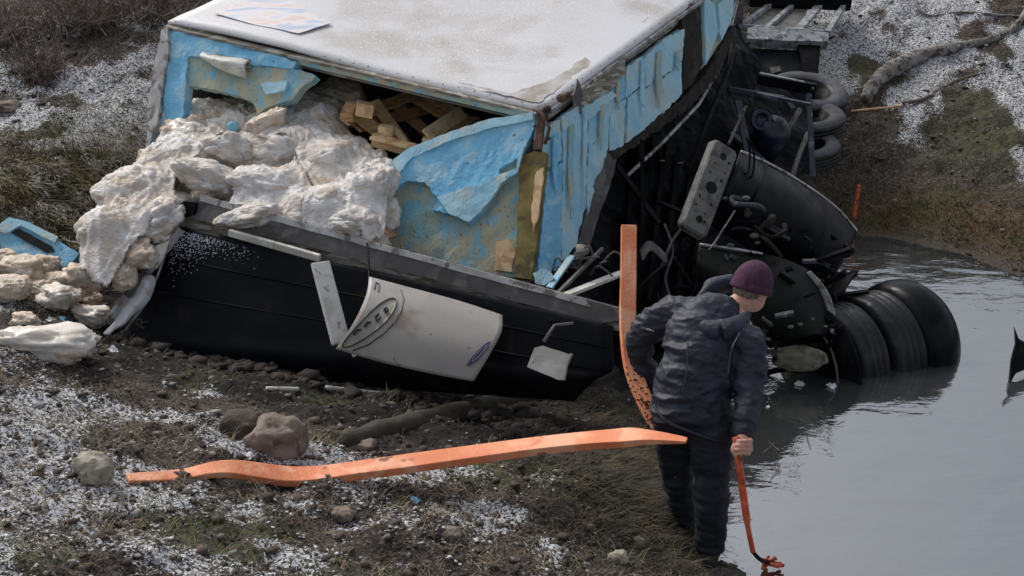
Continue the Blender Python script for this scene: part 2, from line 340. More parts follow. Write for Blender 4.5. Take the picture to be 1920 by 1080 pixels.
def H(q, fine=True):
    q = np.asarray(q, float); b = base_h(q); a = sstep(-.06, .25, b)
    h = b + a * (fbm(q, 1.1, 3, 3) * .055 + (fbm(q, 6, 4, 21, .6)) * .03) + (1 - a) * fbm(q, 2, 3, 8) * .02
    if fine: h = h + a * np.abs(fbm(q, 24, 3, 31)) * .020 + (1 - a) * fbm(q, 20, 2, 5) * .006
    h = h - .075 * np.exp(-(((q[:, 0] - .90) / .20) ** 2 + ((q[:, 1] - 5.30) / .34) ** 2))
    return h
def Hz(x, y): return float(H(np.array([[x, y]]))[0])
def ground_at(u, v):
    """where the line of sight of a pixel meets the ground"""
    t = np.linspace(4, 20, 900); pts = np.array([tuple(P(u, v, a)) for a in t]); h = H(pts[:, :2], False)
    i = int(np.argmax(pts[:, 2] < np.maximum(h, 0))); return Vector((pts[i, 0], pts[i, 1], max(h[i], 0)))
def segd(q, a, b):
    a = np.array(a); b = np.array(b); ab = b - a; t = np.clip(((q - a) @ ab) / (ab @ ab), 0, 1); return np.linalg.norm(q - (a + t[:, None] * ab), axis=1)
def masks(q):
    b = base_h(q); x, y = q[:, 0], q[:, 1]
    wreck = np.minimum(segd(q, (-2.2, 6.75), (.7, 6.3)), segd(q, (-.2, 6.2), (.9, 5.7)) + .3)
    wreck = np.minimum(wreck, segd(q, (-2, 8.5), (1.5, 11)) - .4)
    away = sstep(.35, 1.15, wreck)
    shore = sstep(.10, .34, b)
    bank = sstep(.22, .50, b)
    n = fbm(q, 1.3, 3, 77) * .5 + fbm(q, 4.5, 3, 55) * .38
    rightb = (x > .5) & (y > 9); near = y < 6.9
    w = np.where(rightb, bank * (.78 + .15 * sstep(11, 13.5, y)), away * shore * np.where(near, .66 + .24 * sstep(.5, -1.8, x), .76))
    diag = np.exp(-((y - (9.0 + (x + 3.3) * .9)) / .55) ** 2) * (x < -1.2) * .75         # strip of long brown grass above the wreck
    w = w * (1 - .6 * diag) + .15 * ((x < -1.6) & (y > 7.5)); w = w * (1 - .45 * ((x < -1) & (y > 10.6)) * sstep(10.6, 11.6, y))
    frost = np.clip(sstep(.30, .95, w + n * 1.0 + .35 * np.sin(x * 5.2 - y * 3.1 + 2 * fbm(q, .9, 2, 12)) * rightb - .12 * rightb), 0, 1)
    green = sstep(.25, .7, fbm(q, 1.6, 3, 91)) * .7 + np.exp(-(((x + 3.0) / .7) ** 2 + ((y - 10.0) / .7) ** 2)) + .7 * np.exp(-(((x - 4.2) / .5) ** 2 + ((y - 11.6) / .8) ** 2))
    moss = (rightb * np.exp(-((b - .12) / .13) ** 2)) if True else 0
    return frost, np.clip(green, 0, 1), np.clip(moss, 0, 1), away
def axis(lo, hi, a, b, s):
    inner = list(np.arange(a, b, s)); out = []; p = b; d = s
    while p < hi: out.append(p); d *= 1.22; p += d
    out.append(hi); l = []; p = a - s; d = s
    while p > lo: l.append(p); d *= 1.22; p -= d
    l.append(lo); return np.array(l[::-1] + inner + out)
gx = axis(-600, 600, -4.6, 6.2, .03); gy = axis(-600, 600, 3.2, 15.0, .03)
XX, YY = np.meshgrid(gx, gy); Q = np.c_[XX.ravel(), YY.ravel()]
Z = H(Q); nx, ny = len(gx), len(gy)
idx = np.arange(nx * ny).reshape(ny, nx)
Fq = np.stack([idx[:-1, :-1].ravel(), idx[:-1, 1:].ravel(), idx[1:, 1:].ravel(), idx[1:, :-1].ravel()], 1)
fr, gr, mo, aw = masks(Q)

def ground_mat():
    m = bpy.data.materials.new('muddy_ground'); m.use_nodes = True; nt = m.node_tree; N = nt.nodes; L = nt.links; b = N["Principled BSDF"]
    geo = N.new("ShaderNodeNewGeometry")
    def noise(s, det=8, dist=0.):
        n = N.new("ShaderNodeTexNoise"); n.inputs["Scale"].default_value = s; n.inputs["Detail"].default_value = det; n.inputs["Distortion"].default_value = dist; n.inputs["Roughness"].default_value = .6; L.new(geo.outputs["Position"], n.inputs[0]); return n.outputs[0]
    def att(nm):
        a = N.new("ShaderNodeAttribute"); a.attribute_name = nm; return a.outputs["Fac"]
    def mr(src, a, bb, c=0., d=1.):
        r = N.new("ShaderNodeMapRange"); r.interpolation_type = 'SMOOTHSTEP'; r.inputs[1].default_value = a; r.inputs[2].default_value = bb; r.inputs[3].default_value = c; r.inputs[4].default_value = d; L.new(src, r.inputs[0]); return r.outputs[0]
    def mth(op, a, bb):
        x = N.new("ShaderNodeMath"); x.operation = op
        for s, v in ((x.inputs[0], a), (x.inputs[1], bb)):
            if isinstance(v, (int, float)): s.default_value = v
            else: L.new(v, s)
        return x.outputs[0]
    def mix(f, A, B):
        x = N.new("ShaderNodeMix"); x.data_type = 'RGBA'; L.new(f, x.inputs[0])
        for v, s in ((A, x.inputs[6]), (B, x.inputs[7])):
            if isinstance(v, tuple): s.default_value = (*v, 1)
            else: L.new(v, s)
        return x.outputs[2]
    col = mix(mr(noise(5), .35, .65), (.046, .035, .027), (.100, .078, .060))
    col = mix(mr(noise(34, 6), .5, .62), col, (.16, .135, .11))
    col = mix(mr(noise(75, 5), .50, .58), col, (.016, .012, .010))
    col = mix(mr(mth('ADD', att('mud'), mth('MULTIPLY', noise(6), .35)), .45, 1.15), col, (.017, .0125, .010))  # wet churned mud tone, also painting the trailer's shade into the ground colour
    g = mth('MULTIPLY', att('green'), mr(noise(22), .42, .56)); col = mix(g, col, (.075, .085, .03))
    mo_ = mth('MULTIPLY', att('moss'), mr(noise(16), .32, .52)); col = mix(mo_, col, (.105, .068, .028))
    th = mth('SUBTRACT', .77, mth('MULTIPLY', att('frost'), .31))
    d = mth('SUBTRACT', noise(62, 6, .8), th); f = mr(d, .0, .05); col = mix(f, col, (.62, .63, .66))
    L.new(col, b.inputs["Base Color"]); L.new(mr(att('wet'), 0, 1, .92, .45), b.inputs["Roughness"]); b.inputs["Specular IOR Level"].default_value = .35
    bp = N.new("ShaderNodeBump"); bp.inputs["Strength"].default_value = .9; bp.inputs["Distance"].default_value = .03; L.new(noise(38, 9), bp.inputs["Height"]); L.new(bp.outputs[0], b.inputs["Normal"])
    return m
M['ground'] = ground_mat()
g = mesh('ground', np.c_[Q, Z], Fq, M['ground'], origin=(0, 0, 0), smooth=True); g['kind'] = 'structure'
for nm, val in (('frost', fr), ('green', gr), ('moss', mo), ('mud', 1 - aw), ('wet', 1 - sstep(.0, .16, base_h(Q)))):  # mud: churned soil mask that also carries the painted shade around the wreck
    a = g.data.attributes.new(nm, 'FLOAT', 'POINT'); a.data.foreach_set("value", val.astype(np.float32))

def water_mat():
    m = bpy.data.materials.new('murky_water'); m.use_nodes = True; N = m.node_tree.nodes; L = m.node_tree.links; b = N["Principled BSDF"]
    b.inputs["Base Color"].default_value = (.045, .047, .047, 1); b.inputs["Roughness"].default_value = .02; b.inputs["IOR"].default_value = 4.2; b.inputs["Specular IOR Level"].default_value = .5
    geo = N.new("ShaderNodeNewGeometry"); mp = N.new("ShaderNodeMapping"); mp.inputs["Scale"].default_value = (1, 1.7, 1); mp.inputs["Rotation"].default_value = (0, 0, .12); L.new(geo.outputs["Position"], mp.inputs[0])
    n = N.new("ShaderNodeTexNoise"); n.inputs["Scale"].default_value = 2.6; n.inputs["Detail"].default_value = 4; n.inputs["Distortion"].default_value = .4; L.new(mp.outputs[0], n.inputs[0])
    n2 = N.new("ShaderNodeTexNoise"); n2.inputs["Scale"].default_value = 15; n2.inputs["Detail"].default_value = 3; L.new(mp.outputs[0], n2.inputs[0])
    b1 = N.new("ShaderNodeBump"); b1.inputs["Strength"].default_value = .16; b1.inputs["Distance"].default_value = .05; L.new(n.outputs[0], b1.inputs["Height"])
    b2 = N.new("ShaderNodeBump"); b2.inputs["Strength"].default_value = .12; b2.inputs["Distance"].default_value = .008; L.new(n2.outputs[0], b2.inputs["Height"]); L.new(b1.outputs[0], b2.inputs["Normal"]); L.new(b2.outputs[0], b.inputs["Normal"])
    return m
M['water'] = water_mat()
w = mesh('pond_water', [(0, 1.5, 0), (10, 1.5, 0), (10, 11.6, 0), (0, 11.6, 0)], [(0, 1, 2, 3)], M['water'], origin=(0, 0, 0)); w['kind'] = 'structure'

# ------------------------------------------------------------ ground cover (beyond counting)
def spread(n, ymin=3.6, ymax=15.5, pw=1.6, halfw=.56):
    """points thinning out with distance from the road"""
    u = RNG.random(n); y = ymin * (ymax / ymin) ** (u ** .9); x = (RNG.random(n) * 2 - 1) * (y * halfw + .3)
    return np.c_[x, y]
def rotz(n):
    a = RNG.random(n) * 2 * np.pi; return np.cos(a), np.sin(a)
ico = bmesh.new(); bmesh.ops.create_icosphere(ico, subdivisions=1, radius=1); IV = np.array([v.co[:] for v in ico.verts]); IF = np.array([[v.index for v in f.verts] for f in ico.faces]); ico.free()
OV = np.array([(1, 0, 0), (0, 1, 0), (-1, 0, 0), (0, -1, 0), (0, 0, 1), (0, 0, -1)], float); OF = np.array([(0, 1, 4), (1, 2, 4), (2, 3, 4), (3, 0, 4), (1, 0, 5), (2, 1, 5), (3, 2, 5), (0, 3, 5)])
def scatter_lumps(name, q, size, flat, m, jit=.35, lift=.2, low=False):
    IV, IF = (OV, OF) if low else (globals()['IV'], globals()['IF'])
    n = len(q); z = H(q); c, s = rotz(n)
    V = IV[None] * (1 + (RNG.random((n, len(IV), 1)) - .5) * 2 * jit)
    sx = size * (.6 + RNG.random(n) * .9); sy = size * (.6 + RNG.random(n) * .8); sz = size * flat * (.6 + RNG.random(n) * .8)
    V = V * np.stack([sx, sy, sz], 1)[:, None]; X = V[..., 0] * c[:, None] - V[..., 1] * s[:, None]; Y = V[..., 0] * s[:, None] + V[..., 1] * c[:, None]
    V = np.stack([X + q[:, None, 0], Y + q[:, None, 1], V[..., 2] + z[:, None] + (sz * lift)[:, None]], 2)
    F = (IF[None] + (np.arange(n) * len(IV))[:, None, None]).reshape(-1, 3)
    o = mesh(name, V.reshape(-1, 3), F, m, origin=(0, 0, 0)); return o
def heavy(n, lo, hi, a=2.2):
    return lo + (hi - lo) * RNG.random(n) ** (a * 2)
q = spread(26000); bh = base_h(q); q = q[(bh > -.02)]; f_, g_, m_, a_ = masks(q)
tag(scatter_lumps('mud_clods', q, heavy(len(q), .005, .030, 2.6), .42, M['clod'], .45, .1), 'brown broken clods of churned mud', 'mud', kind='stuff')
q = spread(360000); q = q[base_h(q) > .06]; f_, g_, m_, a_ = masks(q); cl = fbm(q, 8, 4, 501, .65); q = q[RNG.random(len(q)) < (f_ * .60 + .02) * np.clip(.32 + cl * 1.8, 0, 1.3)]; print('snow', len(q))
tag(scatter_lumps('snow_crust', q, heavy(len(q), .0025, .0125, 1.2), .30, M['snow'], .6, .7, True), 'thin white crusts of snow over the mud', 'snow', kind='stuff')
q = spread(4200); q = q[base_h(q) > 0]; tag(scatter_lumps('gravel', q, heavy(len(q), .005, .024, 2.4), .5, M['stone']), 'small grey pebbles in the mud', 'gravel', kind='stuff')
def blades(name, q, L, wid, m, lean, dirn=None, curl=.5):
    n = len(q); z = H(q, True) - .006; a = RNG.random(n) * 2 * np.pi if dirn is None else dirn + RNG.normal(0, .55, n)
    d = np.stack([np.cos(a), np.sin(a)], 1); s = np.stack([-np.sin(a), np.cos(a)], 1); le = np.clip(RNG.normal(lean, .22, n), .05, 1.4)
    P0 = np.c_[q, z]; up = np.zeros((n, 3)); up[:, 2] = 1; D = np.c_[d, np.zeros(n)]; Sd = np.c_[s, np.zeros(n)] * (wid * (.6 + RNG.random(n) * .8))[:, None]
    P1 = P0 + (up * np.cos(le)[:, None] + D * np.sin(le)[:, None]) * (L * .5)[:, None]
    l2 = np.clip(le + curl * (.5 + RNG.random(n)), 0, 2.0); P2 = P1 + (up * np.cos(l2)[:, None] + D * np.sin(l2)[:, None]) * (L * .5)[:, None]
    V = np.stack([P0 - Sd, P0 + Sd, P1 - Sd * .8, P1 + Sd * .8, P2], 1).reshape(-1, 3); b = (np.arange(n) * 5)[:, None]
    F = np.concatenate([b + [0, 1, 3], b + [0, 3, 2], b + [2, 3, 4]], 0)
    return mesh(name, V, F, m, origin=(0, 0, 0))
q = spread(95000); q = q[base_h(q) > .02]; f_, g_, m_, a_ = masks(q)
cl = fbm(q, 3.2, 3, 66); keep = RNG.random(len(q)) < np.clip(.35 + cl * .9, .08, 1) * (.12 + .88 * a_); q = q[keep]
tag(blades('dead_grass', q, .03 + RNG.random(len(q)) ** 2 * .10, .0016, M['grass_dead'], .9), 'flattened dead straw coloured grass', 'grass', kind='stuff')
q = spread(60000); q = q[base_h(q) > .03]; f_, g_, m_, a_ = masks(q); q = q[RNG.random(len(q)) < np.clip(g_, 0, 1) * .75 + m_ * .3 + .03]
tag(blades('green_grass', q, .025 + RNG.random(len(q)) ** 2 * .07, .0022, M['grass_green'], .6), 'short olive green grass and moss', 'grass', kind='stuff')
n = 60000; q = np.c_[RNG.uniform(.6, 6.2, n), RNG.uniform(9.0, 12.6, n)]; f_, g_, m_, a_ = masks(q); q = q[(base_h(q) > .015) & (RNG.random(n) < m_ * .9)]
tag(blades('bank_grass', q, .03 + RNG.random(len(q)) * .09, .003, mat('rusty_bank_grass', (.15, .085, .03), (.085, .08, .03), (.24, .17, .08), sc=3, rough=.9, bump=0), .8), 'rusty brown grass and moss along the far water edge', 'grass', kind='stuff')
# long combed grass on the strip above the wreck
n = 26000; x = RNG.uniform(-5.2, -1.3, n); y = 9.0 + (x + 3.3) * .9 + RNG.normal(0, .55, n); q = np.c_[x, y]
tag(blades('long_brown_grass', q, .10 + RNG.random(n) * .20, .0022, mat('long_dead_grass', (.17, .13, .065), (.28, .23, .12), (.60, .58, .52), sc=3, rough=.9, bump=0, lo3=.54, hi3=.62), 1.15, dirn=-.9, curl=.35), 'long combed brown grass on the slope behind the trailer', 'grass', kind='stuff')
# tufts by the man's feet
n = 9000; q = np.c_[RNG.normal(.55, .22, n), RNG.normal(5.9, .45, n)]; q = q[base_h(q) > 0.01]
tag(blades('shore_grass', q, .05 + RNG.random(len(q)) * .12, .0018, mat('wet_shore_grass', (.06, .048, .028), (.12, .095, .055), (.035, .028, .02), sc=4, rough=.8, bump=0), .9, dirn=-.6), 'matted dark grass along the pond edge', 'grass', kind='stuff')

n = 1700; tt = RNG.random(n); q = np.c_[-2.35 + 2.9 * tt + RNG.normal(0, .05, n), 7.12 - .80 * tt + RNG.normal(0, .12, n)]; q = q[base_h(q) > .0]
tag(scatter_lumps('churned_mud', q, heavy(len(q), .008, .055, 1.5), .55, mat('wet_dark_mud', (.016, .012, .009), (.034, .025, .019), None, sc=9, rough=.85, bump=1, bsc=60), .55, .1), 'wet dark mud churned up along the foot of the black door', 'mud', kind='stuff')
# ------------------------------------------------------------ the crushed cargo trailer
A = P(315, 42, 9.0); B = P(1022, 208, 8.0); Bd = P(1000, 527, 7.75)
e1 = (B - A).normalized()
FACE = plane3(A, B, Bd)
C = Vector((1.36, 9.62, 2.05)); SIDE = plane3(B, C, Bd); TOP = plane3(A, B, C)
e2 = (C - B).normalized(); nT = TOP[1]
tr = thing('cargo_trailer', (-.8, 8.2, .3), 'crushed refrigerated trailer with white roof and torn blue foam walls, tipped over the ditch', 'trailer')
# roof skin, slightly wavy, running on out of the picture
A2 = A + e2 * 4.2 + e1 * .0; B2 = B + e2 * 4.6
rows = []
for j in range(6):
    s = j / 5; a = A.lerp(A2, s); b = B.lerp(B2, s); rows.append([a.lerp(b, k / 5) + nT * (.02 * math.sin(k * 1.3 + j) * (1 if 0 < k < 5 else .2)) for k in range(6)])
roof = loft('roof', rows, M['roof'], tr, .02, 5, .004)
# faded printed decal on the roof
dm = bpy.data.materials.new('faded_blue_red_print'); dm.use_nodes = True; N = dm.node_tree.nodes; L = dm.node_tree.links
tc = N.new("ShaderNodeTexCoord"); mp = N.new("ShaderNodeMapping"); mp.inputs["Rotation"].default_value = (0, 0, -.45); mp.inputs["Scale"].default_value = (1, 3.2, 1)
nz = N.new("ShaderNodeTexNoise"); nz.inputs["Scale"].default_value = 3.6; nz.inputs["Detail"].default_value = 5; nz.inputs["Distortion"].default_value = .8
cr = N.new("ShaderNodeValToRGB"); L.new(tc.outputs["Object"], mp.inputs[0]); L.new(mp.outputs[0], nz.inputs[0]); L.new(nz.outputs[0], cr.inputs[0]); L.new(cr.outputs[0], N["Principled BSDF"].inputs["Base Color"])
el = cr.color_ramp.elements; el[0].position = .34; el[0].color = (.40, .45, .60, 1); el[1].position = .66; el[1].color = (.66, .50, .44, 1)
for p_, c_ in ((.44, (.54, .57, .66, 1)), (.5, (.68, .68, .71, 1)), (.57, (.68, .60, .57, 1))): e = el.new(p_); e.color = c_
N["Principled BSDF"].inputs["Roughness"].default_value = .5
dpl = (TOP[0] + nT * .034, nT)
panel('printed_sticker', [(400, 24), (470, -2), (548, 2), (622, 42), (560, 62), (470, 44)], dpl, .003, dm, tr, .004, 0, .06)
# lips along the two torn edges of the roof
fT = lambda a, b, w, h, name, m, dn=0.0, par=tr: bevel(MB().box(a - nT * dn, b - nT * dn, w, h, nT).build(name, m, par), .004)
fT(A - e2 * .02, B - e2 * .01, .05, .022, 'edge_trim', M['ply'], .022)
fT(A - e2 * .012, B - e2 * .005, .03, .04, 'torn_edge_foam', M['glue'], .055)
fT(B + e2 * .05, B + e2 * 4.5, .045, .03, 'edge_trim', M['metal_light'], .018)
fT(B + e2 * .05 - e1 * .02, B + e2 * 4.5 - e1 * .02, .035, .05, 'gutter', M['ply'], .062)
mb = MB()
for k in range(26): mb.ell(A.lerp(B, (k + .5) / 26) - nT * .012 + e2 * .012 + nT * .026, .006, .006, .004, None, 6, 4)
for k in range(20): mb.ell(B + e2 * (.15 + k * .12) + nT * .014 - e1 * .03, .006, .006, .004, None, 6, 4)
o = mb.build('roof_rivets', M['metal_grey'], tr, True); o['kind'] = 'stuff'
roofdirt = mat('grimy_roof_edge', (.34, .30, .26), (.50, .48, .46), None, sc=7, rough=.8, bump=.3)
panel('grime_strip', [(1010, 196), (1060, 160), (1250, 12), (1238, 10), (1120, 96), (1040, 150), (960, 178), (860, 158), (980, 190)], (TOP[0], nT), .002, roofdirt, tr, .012, 0, .04, off=.0135)
# left post, edge on, and broken L frame of foam
panel('side_skin', [(306, 60), (318, 52), (320, 110), (308, 160), (300, 230), (288, 262), (276, 300), (284, 180)], FACE, .05, M['metal_light'], tr, .004, .002, .05, off=.03)
panel('foam_frame', [(316, 56), (420, 78), (500, 100), (556, 116), (548, 128), (480, 122), (420, 108), (352, 106), (348, 160), (338, 240), (326, 300), (298, 322), (300, 250), (312, 160)], FACE, .10, M['foam'], tr, .006, .012, .035, rs=10, seed=4)
panel('foam_lining', [(352, 106), (420, 108), (480, 122), (560, 128), (590, 140), (560, 165), (545, 186), (505, 196), (480, 212), (468, 186), (420, 170), (346, 156)], FACE, .07, M['glue'], tr, .006, .008, .04, off=-.02, rs=9, seed=5)
panel('torn_foam_patch', [(490, 158), (540, 152), (535, 170), (500, 178)], FACE, .03, M['foam_pale'], tr, .006, .004, .03, off=.012, seed=6)
loft('torn_flap', [[PP(380, 98, FACE), PP(420, 106, FACE), PP(450, 108, FACE), PP(470, 112, FACE)],
                   [PP(384, 112, FACE) + FACE[1] * .07, PP(415, 122, FACE) + FACE[1] * .1, PP(445, 128, FACE) + FACE[1] * .1, PP(468, 130, FACE) + FACE[1] * .06],
                   [PP(390, 118, FACE) + FACE[1] * .03, PP(412, 132, FACE) + FACE[1] * .05, PP(440, 142, FACE) + FACE[1] * .05, PP(466, 150, FACE) + FACE[1] * .03]], M['white_metal'], tr, .006, 4, .004)
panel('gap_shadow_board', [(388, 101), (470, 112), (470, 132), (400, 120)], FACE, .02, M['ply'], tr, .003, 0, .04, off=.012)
# interior walls so the hold is dark and closed
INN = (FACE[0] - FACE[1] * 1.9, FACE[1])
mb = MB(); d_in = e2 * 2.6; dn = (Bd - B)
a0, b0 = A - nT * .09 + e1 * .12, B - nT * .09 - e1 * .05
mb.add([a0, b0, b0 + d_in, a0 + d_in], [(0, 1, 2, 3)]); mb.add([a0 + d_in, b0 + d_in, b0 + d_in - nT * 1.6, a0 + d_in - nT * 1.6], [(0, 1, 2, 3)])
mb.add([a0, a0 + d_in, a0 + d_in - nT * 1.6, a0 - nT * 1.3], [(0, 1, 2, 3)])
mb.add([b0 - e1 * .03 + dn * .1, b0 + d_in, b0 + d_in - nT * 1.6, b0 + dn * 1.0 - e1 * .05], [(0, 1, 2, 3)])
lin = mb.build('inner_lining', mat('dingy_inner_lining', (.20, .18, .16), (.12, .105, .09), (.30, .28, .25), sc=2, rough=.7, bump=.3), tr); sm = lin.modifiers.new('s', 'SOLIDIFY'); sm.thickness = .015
# the tall broken foam wall right of the load
panel('foam_wall', [(745, 318), (770, 290), (850, 258), (925, 235), (1003, 221), (1006, 250), (985, 285), (975, 330), (972, 470), (970, 520), (900, 515), (712, 480), (722, 400), (735, 350)], FACE, .10, M['glue'], tr, .004, .012, .035, rs=7, seed=8, stretch=(1, 2))
panel('foam_layer', [(738, 330), (745, 305), (770, 288), (850, 256), (925, 232), (1004, 219), (1006, 246), (990, 280), (978, 300), (940, 322), (930, 370), (905, 405), (885, 424), (850, 405), (815, 398), (828, 378), (800, 345), (765, 345), (742, 362)], FACE, .05, M['foam'], tr, .006, .005, .025, off=.05, rs=14, seed=9, stretch=(1, 3))
panel('foam_layer', [(826, 376), (905, 352), (975, 322), (978, 300), (990, 282), (976, 330), (945, 352), (932, 372), (908, 404), (886, 422), (850, 408)], FACE, .03, M['foam_pale'], tr, .004, .006, .03, off=.075, rs=11, seed=10)
panel('foam_rim', [(745, 305), (770, 286), (850, 254), (925, 230), (1004, 217), (1005, 231), (930, 246), (852, 270), (778, 302), (756, 330), (744, 326)], FACE, .05, M['foam_pale'], tr, .003, .004, .03, off=.068, seed=11)
panel('peeled_glue_patch', [(932, 455), (955, 450), (968, 470), (962, 512), (930, 508)], FACE, .03, M['wood_pale'], tr, .008, .004, .03, off=.02, seed=12)
# olive corner strip and post
panel('corner_strip', [(980, 296), (1010, 290), (1030, 292), (1026, 330), (1018, 400), (1010, 470), (1000, 528), (970, 524), (976, 400)], FACE, .05, M['olive'], tr, .002, .003, .05, off=.06)
panel('corner_strip_torn', [(1012, 330), (1026, 322), (1020, 380), (1014, 420), (1006, 440), (1003, 400)], FACE, .02, M['wood_pale'], tr, .005, .003, .03, off=.085)
bevel(MB().box(PP(1020, 222, FACE) + FACE[1] * .05, PP(1012, 288, FACE) + FACE[1] * .05, .05, .05).build('corner_post', M['rust'], tr), .005)
mb = MB()
for (u, v, r) in ((1018, 214, .035), (1028, 206, .03), (1056, 186, .04), (1066, 180, .028), (1004, 240, .018), (1030, 262, .018)):
    mb.ell(PP(u, v, FACE) + FACE[1] * .03 + Vector((0, -.01, 0)), r, r * .8, r * .7, Matrix.Rotation(u, 3, 'Z'))
mb.tube([P(1000, 205, 7.93), P(1015, 212, 7.9), P(1030, 240, 7.88), P(1022, 270, 7.9)], .012, 6)
mb.build('crumpled_corner_fitting', M['rust'], tr, True)
panel('torn_skin', [(1064, 182), (1072, 150), (1078, 165), (1082, 182), (1076, 200), (1066, 205)], SIDE, .01, M['metal_grey'], tr, .004, 0, .05, off=.05)
# side wall: boards of pale foam in rows, each its own piece
side_cols = [(1012, 1052), (1052, 1098), (1098, 1142), (1142, 1172), (1172, 1206), (1206, 1242), (1242, 1280)]
def topv(u): return 226 - (u - 1020) * .755 + 6
def lowv(u): return np.interp(u, [1005, 1045, 1072, 1100, 1140, 1185, 1240, 1285, 1330, 1370], [515, 508, 470, 398, 282, 262, 214, 176, 128, 45])
rr = random.Random(3)
for k, (u0, u1) in enumerate(side_cols):
    t0, t1 = topv(u0) + 14, topv(u1) + 14; l0, l1 = lowv(u0), lowv(u1)
    if k == 0: t0, t1 = topv(u0) + 2, topv(u1) + 14
    cuts = [0, rr.uniform(.38, .55), 1] if k > 0 else [0, .3, 1]
    for j in range(len(cuts) - 1):
        a, b = cuts[j], cuts[j + 1]
        q4 = [(u0 + 1, t0 + (l0 - t0) * a + 1), (u1 - 1, t1 + (l1 - t1) * a + 1), (u1 - 1 + (0 if b < 1 else rr.uniform(-4, 2)), t1 + (l1 - t1) * b - 1), (u0 + 1, t0 + (l0 - t0) * b - 1)]
        if k == 1 and j == 1: q4 = [(u0 + 1, t0 + (l0 - t0) * a + 1), (u1 - 1, t1 + (l1 - t1) * a + 1), (1098, 396), (1076, 462), (u0 + 1, l0 - 1)]
        if k == 0 and j == 1: q4 = [(1022, t0 + (l0 - t0) * a + 1), (u1 - 1, t1 + (l1 - t1) * a + 1), (1050, 506), (1008, 514), (1012, 440), (1018, 380)]
        q4 = [(a_ + rr.uniform(-3, 3), b_ + rr.uniform(-5, 5)) for a_, b_ in q4]; panel('foam_board', q4, SIDE, .05, M['foam_pale'] if (k, j) not in ((0, 1), (3, 0)) else M['foam'], tr, .007, .006, .03, off=.008 * rr.random() + .008 * (j == 0), rs=9, seed=40 + k * 3 + j)
rs_ = random.Random(88)
for u0 in (1030, 1060, 1088, 1118, 1150, 1196, 1225, 1262):
    t0 = topv(u0) + rs_.uniform(14, 60); l0 = t0 + (lowv(u0) - t0) * rs_.uniform(.35, .85); wd_ = rs_.uniform(4, 9)
    panel('torn_strip', [(u0, t0), (u0 + wd_, t0 - wd_ * .7), (u0 + wd_ * .8, (t0 + l0) / 2), (u0 + wd_ * .4, l0), (u0 - 2, (t0 + l0) / 2 + 8)], SIDE, .012, M[rs_.choice(['foam', 'foam_pale', 'glue', 'glue'])], tr, .004, .004, .03, off=.038, seed=int(u0))
# exposed plywood behind the boards, and far boards
panel('backing_ply', [(1030, 240), (1290, 44), (1375, -30), (1368, 60), (1330, 118), (1285, 160), (1240, 200), (1150, 268), (1110, 352), (1070, 452), (1022, 490)], SIDE, .03, M['glue'], tr, .004, .003, .06, off=-.03)
panel('exposed_ply', [(1080, 176), (1130, 138), (1168, 110), (1166, 140), (1142, 168), (1100, 200), (1084, 214)], SIDE, .02, M['ply'], tr, .006, .004, .04, off=.028, seed=70)
panel('exposed_ply', [(1084, 206), (1140, 172), (1150, 182), (1120, 206), (1090, 232)], SIDE, .02, M['foam_pale'], tr, .006, .004, .04, off=.034, seed=71)
panel('foam_board', [(1318, -10), (1338, 10), (1345, 60), (1322, 122)], SIDE, .04, M['foam_pale'], tr, .004, .004, .04, off=.01, seed=60)
panel('foam_board', [(1346, 8), (1376, -20), (1372, 30), (1352, 76), (1346, 60)], SIDE, .04, M['foam_pale'], tr, .004, .004, .04, off=.01, seed=61)
panel('bent_pillar', [(1278, 20), (1312, -8), (1318, 120), (1300, 156), (1282, 170)], SIDE, .04, M['darkedge'], tr, .004, .006, .04, off=.0, seed=62)
# torn lower edge of the side wall and the dark leg under it
panel('torn_side_edge', [(1140, 284), (1185, 262), (1240, 216), (1290, 176), (1332, 128), (1372, 48), (1384, 60), (1340, 150), (1300, 196), (1240, 240), (1188, 278), (1150, 300)], SIDE, .06, M['darkedge'], tr, .012, .008, .03, off=.0, seed=63)
panel('frame_leg', [(1138, 276), (1158, 284), (1150, 330), (1128, 390), (1102, 470), (1086, 500), (1072, 494), (1084, 452), (1112, 350)], SIDE, .08, M['metal_grey'], tr, .004, .004, .04, off=.0, seed=64)
mb = MB().tube([P(1176, 330, 8.7), P(1240, 270, 9.0), P(1310, 196, 9.4), P(1352, 120, 9.9), P(1378, 20, 10.5), P(1392, -40, 10.9)], .014, 6); mb.build('bent_rail', M['metal_light'], tr, True)
mb = MB().tube([P(1290, 330, 8.8), P(1330, 220, 9.3), P(1366, 130, 9.8), P(1380, 60, 10.2)], .02, 6); mb.build('bent_rail', M['black'], tr, True)
# the dark floor hanging to the right of the side wall
FL = plane3(P(1100, 500, 8.25), P(1380, 80, 10.3), P(1320, 560, 8.75))
panel('underfloor', [(1130, 296), (1240, 226), (1330, 140), (1384, 40), (1425, 130), (1405, 260), (1350, 400), (1300, 560), (1240, 640), (1150, 660), (1060, 560), (1084, 470)], FL, .06, M['black'], tr, .01, .03, .06, rs=5, seed=90)
mb = MB()
for i in range(6):
    u0 = 1190 + i * 26; mb.box(PP(u0, 300 + i * 8 - 40, FL) + FL[1] * .03, PP(u0 - 30, 560 + i * 6, FL) + FL[1] * .03, .03, .06)
mb.build('floor_ribs', M['black'], tr)
for u_, v_ in ((1228, 312), (1262, 316)): MB().ell(PP(u_, v_, FL) + FL[1] * .08, .022, .016, .006).build('marker_lamp', M['metal_grey'], tr, True)
